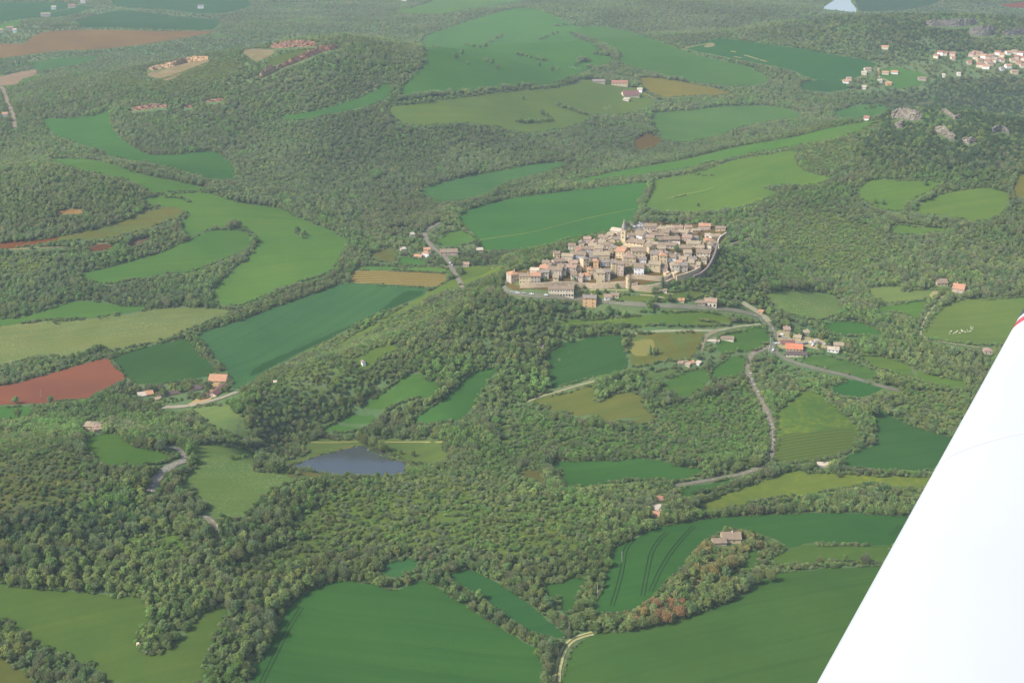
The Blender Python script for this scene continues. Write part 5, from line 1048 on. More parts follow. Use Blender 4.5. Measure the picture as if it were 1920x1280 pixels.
# ------------------------------------------------------------------ cliffs and quarry faces
def cliff(name, label, px, hh, mat, thick=7, seed=1, lean=.3):
    P = chaikin(px, 3, False); W = cast([q[0] for q in P], [q[1] for q in P]); 
    L = np.concatenate([[0], np.cumsum(np.linalg.norm(np.diff(W[:, :2], axis=0), axis=1))]); n = max(10, int(L[-1] / 2.2)); S = np.linspace(0, L[-1], n)
    X = np.stack([np.interp(S, L, W[:, k]) for k in range(3)], 1); rg = np.random.default_rng(seed); m = 9; V = []; F = []
    rough = np.cumsum(rg.normal(0, .7, n)); rough -= np.linspace(rough[0], rough[-1], n); colh = hh * (.55 + .45 * np.sin(np.linspace(.15, math.pi - .15, n))) * rg.uniform(.82, 1.06, n)
    for i in range(n):
        for j in range(m):
            t = j / (m - 1); y = X[i, 1] + rough[i] * .7 + lean * colh[i] * t + rg.normal(0, .6) + 1.4 * math.sin(i * 1.1 + j)
            x = X[i, 0] + rg.normal(0, .5); V.append((x, y, X[i, 2] - 2 + (colh[i] + 2) * t))
        V.append((X[i, 0], X[i, 1] + thick + lean * colh[i], X[i, 2] + colh[i] * .9)); V.append((X[i, 0], X[i, 1] + thick + 4, X[i, 2] - 3))
    q = m + 2
    for i in range(n - 1):
        for j in range(q - 1): a = i * q + j; F.append((a, a + q, a + q + 1, a + 1))
    F += [tuple(range(q)), tuple(reversed(range((n - 1) * q, n * q)))]
    sc_ = FPX / dist_at(px); ROADPX.append(([(q[0], q[1] - hh * sc_ * .45) for q in px], hh * .55)); ROADPX.append((list(px), 6))
    o = link(name, mesh(name, V, F), None, [mat]); tag(o, label, 'cliff')
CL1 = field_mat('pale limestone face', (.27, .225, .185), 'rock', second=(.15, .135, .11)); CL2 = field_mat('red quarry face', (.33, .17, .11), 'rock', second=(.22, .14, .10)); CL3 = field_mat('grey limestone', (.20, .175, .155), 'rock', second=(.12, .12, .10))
cliff('cliff', 'large pale crag at the left shoulder of the dark hill', [(1674,224),(1685,222),(1700,224),(1715,226),(1728,224)], 17, CL1, seed=2)
cliff('cliff', 'small crag below the large one on the dark hill', [(1680,240),(1690,240),(1696,236)], 10, CL1, seed=3)
cliff('cliff', 'thin crag near the top of the dark hill', [(1768,210),(1778,216),(1790,224),(1804,222)], 7, CL1, seed=4)
cliff('cliff', 'curved crag in the middle of the dark hill', [(1756,250),(1768,254),(1780,262),(1790,264)], 14, CL1, seed=5)
cliff('cliff', 'short ochre crag low on the dark hill', [(1806,268),(1818,270),(1830,268)], 9, CL1, seed=6)
cliff('cliff', 'faint grey crag right on the dark hill', [(1862,250),(1878,246),(1892,252)], 9, CL3, seed=7)
cliff('cliff', 'long grey cliff band on the far ridge', [(1738,48),(1760,50),(1785,52),(1810,50),(1832,46)], 18, CL3, seed=8)
cliff('cliff', 'broad pinkish cliff right of the long far band', [(1820,66),(1838,68),(1856,68),(1866,64)], 24, CL3, seed=9)
cliff('cliff', 'pinkish far cliff near the right edge', [(1880,66),(1900,68),(1925,64)], 16, CL3, seed=10)
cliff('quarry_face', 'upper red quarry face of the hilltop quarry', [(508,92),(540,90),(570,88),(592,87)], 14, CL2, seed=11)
cliff('quarry_face', 'lower red quarry face ending at the right', [(520,132),(545,122),(575,110),(600,99),(632,91)], 13, field_mat('red quarry face with painted light', (.46, .23, .14), 'rock', second=(.34, .18, .12)), seed=12)  # red brightened in the colour because this face lies in shade
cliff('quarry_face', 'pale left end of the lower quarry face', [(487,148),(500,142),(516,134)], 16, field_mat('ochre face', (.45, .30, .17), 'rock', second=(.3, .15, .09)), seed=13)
cliff('quarry_face', 'ochre face above the leftmost quarry bench', [(280,134),(300,130),(325,126),(350,118),(390,113)], 12, field_mat('ochre face 2', (.50, .34, .20), 'rock', second=(.36, .22, .13)), seed=14)
cliff('quarry_face', 'reddish earth bank hidden in the upper left wood', [(248,208),(270,206),(295,204),(312,203)], 9, CL2, seed=15)
cliff('quarry_face', 'small reddish bank right of the hidden earth bank', [(345,204),(352,203),(360,202)], 5, CL2, seed=16)
cliff('quarry_face', 'small reddish bank in the central upper wood', [(388,192),(398,191),(418,190)], 5, CL2, seed=17)

# ------------------------------------------------------------------ cars
TYRE = simple_mat('tyre', (.02, .02, .02), .9, .1); CGLASS = simple_mat('car glass', (.04, .05, .06), .1, .1, 1, .5)
def paint(c): return simple_mat('car paint', c, .35, .05, .3, .5)
PA = {'white': paint((.8, .8, .8)), 'silver': paint((.45, .46, .48)), 'dark': paint((.05, .055, .07)), 'red': paint((.4, .05, .04)), 'blue': paint((.08, .13, .3))}
def prof_mesh(name, pr, w0, w1, mat):
    V = [(x, -w0, z) if z < .8 else (x, -w1, z) for x, z in pr] + [(x, w0, z) if z < .8 else (x, w1, z) for x, z in pr]; n = len(pr)
    F = [tuple(range(n)), tuple(reversed(range(n, 2 * n)))] + [(k, k + n, (k + 1) % n + n, (k + 1) % n) for k in range(n)]
    me = mesh(name, V, F); me.materials.append(mat); return me
BODY = {k: prof_mesh('body', [(-2.1, .3), (2.1, .3), (2.15, .62), (1.95, .79), (1.0, .9), (-1.7, .95), (-2.1, .78)], .88, .82, v) for k, v in PA.items()}
CAB = prof_mesh('cabin', [(-1.65, .93), (1.0, .89), (.35, 1.42), (-1.25, 1.45)], .8, .72, CGLASS)
ROOFC = {k: prof_mesh('car_roof', [(-1.3, 1.452), (.38, 1.422), (.2, 1.49), (-1.15, 1.51)], .7, .66, v) for k, v in PA.items()}
Vw = []; Fw = []
for yy in (-.11, .11):
    for k in range(10): Vw.append((.33 * math.cos(k * .6283), yy, .33 * math.sin(k * .6283)))
Fw = [tuple(range(9, -1, -1)), tuple(range(10, 20))] + [(k, (k + 1) % 10, 10 + (k + 1) % 10, 10 + k) for k in range(10)]
WHEEL = mesh('wheel', Vw, Fw); WHEEL.materials.append(TYRE)
def car(px, py, col, rot, label, group):
    p = cast([px], [py])[0]; root = empty('parked_car', (p[0], p[1], p[2] + .45), R(rot))
    for nm, me_ in (('body', BODY[col]), ('cabin', CAB), ('roof', ROOFC[col])):
        o = bpy.data.objects.new(nm, me_); COL.objects.link(o); o.parent = root
    for x in (-1.35, 1.35):
        for y in (-.8, .8): o = bpy.data.objects.new('wheel', WHEEL); COL.objects.link(o); o.parent = root; o.location = (x, y, .33)
    tag(root, label, 'car', group)
for x, y, c, o_ in [(961,548.5,'silver','first'),(970,550,'white','second'),(983,551,'silver','third'),(997,552.5,'white','fourth'),(1024,554.5,'white','fifth')]: car(x, y, c, -6, f'{c} car parked along the village road, {o_} from the left', 'cars along the village road')
rc = random.Random(3); sq = []
for k, (x, y) in enumerate([(1180,427),(1184,422),(1188,426),(1190,429),(1194,428),(1198,424),(1201,421),(1205,424),(1203,428),(1208,420),(1199,419),(1207,428),(1211,424)]): sq.append((x, y, ('white', 'silver', 'white', 'dark', 'blue')[k % 5]))
sq2 = [(1457,645,'white'),(1462,632,'dark'),(1466,628,'white'),(1480,642,'white'),(1486,640,'dark'),(1500,644,'silver'),(1506,646,'dark'),(1512,645,'blue'),(1520,643,'white'),(1527,645,'silver'),(1531,640,'white'),(1536,645,'dark'),(1546,646,'silver'),(1524,648,'white'),(1470,634,'silver')]
for lst, place, grp in ((sq, 'on the church square', 'cars on the church square'), (sq2, 'in the car park by the inn', 'cars in the car park by the inn')):
    byc = {}
    for a in sorted(lst): byc.setdefault(a[2], []).append(a)
    for a in lst: L = byc[a[2]]; car(a[0], a[1], a[2], rc.uniform(-70, 70), f"{a[2]} car {place}, {ORD[L.index(a)]} {a[2]} one from the left" if len(L) > 1 else f'only {a[2]} car parked {place}', grp)
car(1450, 657, 'white', 60, 'white car waiting at the road junction', 'cars at the junction'); car(845, 494, 'white', 60, 'white car at the lower end of the hamlet road', 'cars in the hamlet'); car(849, 498, 'silver', 60, 'silver car at the lower end of the hamlet road', 'cars in the hamlet')
car(333, 735, 'white', 10, 'white van-like car beside the livestock shed', 'vehicles of the valley farm'); car(384, 722, 'white', 80, 'white car in the ochre farm yard', 'vehicles of the valley farm'); car(396, 720, 'dark', 70, 'dark car in the ochre farm yard', 'vehicles of the valley farm')
# telegraph poles
PV = []; PF = []
for k in range(8): PV += [(.16 * math.cos(k * .785), .16 * math.sin(k * .785), -.5), (.10 * math.cos(k * .785), .10 * math.sin(k * .785), 9)]
PF = [(2 * k, 2 * ((k + 1) % 8), 2 * ((k + 1) % 8) + 1, 2 * k + 1) for k in range(8)] + [tuple(2 * k + 1 for k in range(8))]
POLE = mesh('pole', PV, PF); POLE.materials.append(simple_mat('grey pole concrete', (.5, .48, .44), .8, .15)); AV = []; AF = []; box(AV, AF, -.8, .8, -.07, .07, 8.3, 8.45); ARM = mesh('crossarm', AV, AF); ARM.materials.append(WOOD)
for x, y, lb in [(1166,1054,'pale electricity pole on the left edge of the tramlined field'),(1120,1115,'pale electricity pole in the hedge left of the tramlined field'),(1067,1186,'pale electricity pole above the end of the sandy lane'),(1262,940,'pale electricity pole by the tiny red roofed hut'),(1639,660,'white electricity pole in the meadow right of the inn'),(236,1000,'thin pole in the wood left of the poplars'),(77,745,'thin pole at the lower edge of the red field')]:
    p = cast([x], [y])[0]; r_ = empty('electricity_pole', tuple(p)); tag(r_, lb, 'pole', 'electricity poles')
    for nm, me_ in (('pole', POLE), ('crossarm', ARM)): o = bpy.data.objects.new(nm, me_); COL.objects.link(o); o.parent = r_
# round hay bale
p = cast([259], [1210])[0]; V = []; F = []
for xx in (-.85, .85):
    for k in range(20): V.append((xx, 1.15 * math.cos(k * .314159), 1.1 + 1.15 * math.sin(k * .314159)))
F = [tuple(range(19, -1, -1)), tuple(range(20, 40))] + [(k, (k + 1) % 20, 20 + (k + 1) % 20, 20 + k) for k in range(20)]
o = link('hay_bale', mesh('hay_bale', V, F, False), None, [simple_mat('dry hay', (.62, .50, .32), .95, .3, 3)]); o.location = (p[0], p[1], p[2] + .2); o.rotation_euler = (0, 0, R(25)); tag(o, 'single round straw bale on the bottom left meadow', 'hay bale')
# cattle: one continuous skinned body
def cow_mesh():
    J = [(0, 0, 1.12), (-.55, 0, 1.18), (-1.0, 0, 1.2), (.55, 0, 1.15), (.95, 0, 1.28), (1.3, 0, 1.42), (1.75, 0, 1.25), (-1.15, 0, .75),
         (-.9, .25, .75), (-.98, .27, .45), (-.92, .27, .04), (-.9, -.25, .75), (-.98, -.27, .45), (-.92, -.27, .04), (.6, .25, .7), (.6, .26, .4), (.6, .26, .04), (.6, -.25, .7), (.6, -.26, .4), (.6, -.26, .04), (-1.2, 0, .35)]
    Ed = [(0, 1), (1, 2), (0, 3), (3, 4), (4, 5), (5, 6), (2, 7), (7, 20), (1, 8), (8, 9), (9, 10), (1, 11), (11, 12), (12, 13), (3, 14), (14, 15), (15, 16), (3, 17), (17, 18), (18, 19)]
    Rr = [.44, .42, .26, .42, .28, .2, .11, .05, .17, .1, .08, .17, .1, .08, .15, .1, .08, .15, .1, .08, .04]
    me = bpy.data.meshes.new('cow'); me.from_pydata(J, Ed, []); o = bpy.data.objects.new('cow', me); COL.objects.link(o)
    md = o.modifiers.new('s', 'SKIN'); 
    for k, r in enumerate(Rr): me.skin_vertices[0].data[k].radius = (r, r)
    me.skin_vertices[0].data[0].use_root = True
    dg = bpy.context.evaluated_depsgraph_get(); m2 = bpy.data.meshes.new_from_object(o.evaluated_get(dg)); bpy.data.objects.remove(o); return m2
try: COW = cow_mesh()
except Exception as e: print('COW', e); V = []; F = []; box(V, F, -1, 1, -.35, .35, .6, 1.4); box(V, F, 1, 1.6, -.15, .15, 1, 1.5); COW = mesh('cow', V, F)
COW.materials.clear(); COW.materials.append(simple_mat('pale cattle hide', (.72, .64, .50), .9, .1))
herds = [('in the sunny pasture beside the wing tip', 'cattle in the sunny pasture', [(1780 + (k * 37 % 60) * .78 + rc.uniform(-1, 1), 625 - (k * 37 % 60) * .11 + rc.uniform(-3, 3)) for k in range(20)] + [(1820,614),(1824,615)]),
  ('on the bare patch of the upper pasture', 'cattle on the upper pasture', [(1066 + k * 2.6, 127 + rc.uniform(-2, 2) + k * .4) for k in range(10)]), ('on the slope under the hill farm', 'cattle under the hill farm', [(1132 + k * 1.6, 202 + rc.uniform(-4, 4)) for k in range(9)]), ('by the bare gate patch below the hill farm', 'cattle by the gate patch', [(1112, 221), (1113, 224)])]
for place, grp, L in herds:
    for k, (x, y) in enumerate(sorted(L)):
        p = cast([x], [y])[0]; o = bpy.data.objects.new('cow', COW); COL.objects.link(o); o.location = (p[0], p[1], p[2] + .3); o.rotation_euler = (0, 0, rc.uniform(0, 6.28)); sc_ = .62; o.scale = (sc_, sc_, sc_)
        tag(o, f'cream coloured cow {place}, {ORD[k]} from the left', 'cow', grp)

# ------------------------------------------------------------------ aircraft wing beside the camera
def wpt(px, py, z):
    d = rays([px], [py])[0]; t = z / d[2]; return np.array([d[0] * t, d[1] * t, CAMZ + z])
A0 = wpt(1428, 1475, -.92); A1 = wpt(1992, 448, -.80)       # leading edge, root to tip
chord = np.array([.985, .17, -.02]); up = np.array([0, 0, 1.0]); spanv = A1 - A0
def sect(s, t, side):
    """point on the wing skin: s along the span, t along the chord"""
    P = A0 + spanv * s; c = 1.45 * (1 - .12 * s)
    th = .125 * (1 - .25 * s) * 5 * c * (.2969 * math.sqrt(t) - .126 * t - .3516 * t * t + .2843 * t ** 3 - .1036 * t ** 4)
    return P + chord * c * t + up * th * (1 if side > 0 else -.62)
TT = [0, .0015, .004, .009, .016, .026, .04, .06, .085, .12, .16, .21, .28, .36, .46, .58, .7, .82, .92, 1.0]
def skin(name, s0, s1, nspan, mat, root, cap=False, lift=0.0, tt=TT, only_top=False):
    V = []; F = []; prof = [(t, 1) for t in reversed(tt)] + ([] if only_top else [(t, -1) for t in tt[1:]]); q = len(prof)
    for k in range(nspan + 1):
        s = s0 + (s1 - s0) * k / nspan
        for t, sd_ in prof:
            p = sect(s, t, sd_)
            if lift:
                c0 = sect(s, .3, 1) * .5 + sect(s, .3, -1) * .5; n_ = p - c0; n_[1] *= .2; n_ /= np.linalg.norm(n_); p = p + n_ * lift
            V.append(tuple(p))
    for k in range(nspan):
        for j in range(q - 1): a = k * q + j; F.append((a, a + 1, a + q + 1, a + q))
    if cap: b = nspan * q; F.append(tuple(b + j for j in range(q)))
    return link(name, mesh(name, V, F, True), root, [mat])
WPAINT = NT('white wing paint'); Pw = WPAINT.pos(); aw = WPAINT.ramp(WPAINT.noise(Pw, 2.5, 4), .2, .8)
WPAINT.surf(WPAINT.mix(aw, (.41, .43, .445), (.45, .46, .47)), .5, .2)
RED = simple_mat('red wing stripe', (.42, .03, .05), .35, .05, 3, .5); NAVY = simple_mat('navy wing tip', (.03, .035, .06), .4, .1, 3, .5)
wr = empty('aircraft_wing', tuple(A0)); tag(wr, 'white aircraft wing with red and navy tip crossing the lower right corner', 'aircraft wing')
ps = []
class _R: pass
def wing_part(*a, **k):
    o = skin(*a, **k); o.matrix_parent_inverse = wr.matrix_world.inverted() if False else o.matrix_parent_inverse; o.location = (-A0[0], -A0[1], -A0[2]); return o
def s_of(px, py):
    best = min(((abs(project(*sect(s, .0, 1))[0] - px) + abs(project(*sect(s, .0, 1))[1] - py)), s) for s in np.linspace(0, 1, 400)); return best[1]
sr = s_of(1893, 625); sn = s_of(1905, 606); sm = s_of(1745, 890)
print('WING', sr, sn, sm)
wing_part('wing_skin', 0, sr, 30, WPAINT.m, wr); wing_part('red_stripe', sr, sr + (sn - sr) * .6, 3, RED, wr); wing_part('white_stripe', sr + (sn - sr) * .6, sn, 2, WPAINT.m, wr)
wing_part('wing_tip', sn, 1.0, 8, NAVY, wr, cap=True)
wing_part('panel_seam', sm - .0005, sm + .0005, 1, simple_mat('seam sealant', (.6, .6, .6), .5, .02), wr, lift=.0015)
for o in wr.children: pass
cx, cy = candidates(); cz = height(cx, cy)
bpx, bpy_, dep = project(cx, cy, cz)
m = (bpx > -90) & (bpx < 2010) & (bpy_ > -25) & (bpy_ < 1420)
cx, cy, cz, bpx, bpy_, dep = [a[m] for a in (cx, cy, cz, bpx, bpy_, dep)]
n = len(cx)
hid = hidden(cx, cy, cz)
big = vnoise(cx, cy, 60, 1); sm = vnoise(cx, cy, 17, 2)
H = RNG.uniform(4.6, 10.6, n) * (.66 + .62 * big) * (.85 + .3 * sm)
H = np.clip(H * .88, 3.0, 12.5)
for S_ in SCRUB:
    inn = inpoly(bpx, bpy_, S_) & ~hid; H = np.where(inn, H * RNG.uniform(.32, .62, n), H)
# low young wood on the mound by the lake, scrub slopes
def ell(c): return ((bpx - c[0]) / c[2]) ** 2 + ((bpy_ - c[1]) / c[3]) ** 2 < 1
for c, k in (((790, 930, 190, 36), .55), ((60, 900, 130, 60), .6), ((620, 690, 150, 60), .75), ((1560, 690, 110, 30), .5), ((250, 120, 200, 50), .8), ((1050, 780, 120, 30), .9), ((1440,1060,120,30), .6)):
    H = np.where(ell(c), H * k, H)
def blocked(x, y, z, h, strict_roads=True):
    s = FPX / dep; t = y
    bx, by = x, y
    tx, ty, _ = project(cx, cy, cz + h * .82); mx_, my_, _ = project(cx, cy, cz + h * .5)
    hit = np.zeros(n, bool); w = h * .30 * s
    for P in CLEAR:
        hit |= inpoly(bpx, bpy_, P) | inpoly(tx, ty, P) | inpoly(mx_, my_, P)
    for P, wd in ROADPX:
        for qx, qy in ((bpx, bpy_), (tx, ty), (mx_ - w, my_), (mx_ + w, my_)): hit |= near_line(qx, qy, P, wd, 1.0)
    for (a, b, rx, ry) in SOLIDPX:
        for qx, qy in ((bpx, bpy_), (tx, ty), (mx_ - w * .7, my_), (mx_ + w * .7, my_)): hit |= (((qx - a) / rx) ** 2 + ((qy - b) / ry) ** 2) < 1
    vp = chaikin(VILLAGE_PX, 1); hit |= inpoly(bpx, bpy_, vp) | inpoly(tx, ty, vp)
    return hit & ~hid
keepn = np.ones(n, bool)
ok = ~blocked(bpx, bpy_, cz, H)
for f in (.6, .55, .5):
    H2 = np.where(ok, H, np.maximum(H * f, 1.3)); o2 = ~blocked(bpx, bpy_, cz, H2); newly = (~ok) & o2
    H = np.where(newly, np.maximum(H * f, 1.3), H); ok |= newly
inv = hid & inpoly(bpx, bpy_, VILLAGE_PX); 
pr = RNG.random(n)
for S_ in SCRUB: ok &= ~(inpoly(bpx, bpy_, S_) & (pr > .62) & ~hid)
for P, k in THIN: ok &= ~(inpoly(bpx, bpy_, P) & (pr > k) & ~hid)
gap = vnoise(cx, cy, 38, 9); ok &= ~((gap < .12) & (pr > .5))
ok &= ~((H < 2.0) & (pr > .8))
# classes
cls_names = list(CLASSES); cls = np.full(n, 'mid', dtype=object)
r1 = (vnoise(cx, cy, 34, 5) * .74 + RNG.random(n) * .26); r1 = np.argsort(np.argsort(r1)) / n
acc = 0
for nm, w in BASEP:
    cls[(r1 >= acc) & (r1 <= acc + w)] = nm; acc += w
for (a, b, rx, ry, nm, st) in TINTS:
    e = ((bpx - a) / rx) ** 2 + ((bpy_ - b) / ry) ** 2
    cls[(RNG.random(n) < st * np.clip(1.5 - e, 0, 1)) & ~hid] = nm
cx, cy, cz, bpx, bpy_, dep, H, cls, hid = [a[ok] for a in (cx, cy, cz, bpx, bpy_, dep, H, cls, hid)]
UNDER = []
ux = RNG.uniform(-1, 1, 150000); uy = 660 + RNG.random(150000) ** .75 * 1900; ux = ux * (uy * .40 + 60); cx2, cy2, cz2, H_s, cls_s, hid_s, dep_s, bp_s, bq_s = cx, cy, cz, H, cls, hid, dep, bpx, bpy_
cx, cy = ux, uy; cz = height(cx, cy); bpx, bpy_, dep = project(cx, cy, cz); n = len(cx); hid = np.zeros(n, bool)
H = RNG.uniform(1.3, 3.6, n); o3 = ~blocked(bpx, bpy_, cz, H); pr3 = RNG.random(n)
for P, k in THIN: o3 &= ~(inpoly(bpx, bpy_, P) & (pr3 > k * .8))
o3 &= (bpx > -60) & (bpx < 1980) & (bpy_ < 1380)
cl3 = np.array(['mid', 'olive', 'fresh', 'grey', 'yellow', 'deep'], dtype=object)[(vnoise(cx, cy, 25, 15) * 5.99).astype(int)]
UNDER = [(float(cx[i]), float(cy[i]), float(cz[i]), float(H[i]), cl3[i], 'broad', None) for i in np.where(o3)[0]]
cx, cy, cz, H, cls, hid, dep, bpx, bpy_ = cx2, cy2, cz2, H_s, cls_s, hid_s, dep_s, bp_s, bq_s
print('UNDER', len(UNDER))
TREES = [(float(cx[i]), float(cy[i]), float(cz[i]), float(H[i]), cls[i], None, None) for i in range(len(cx))]

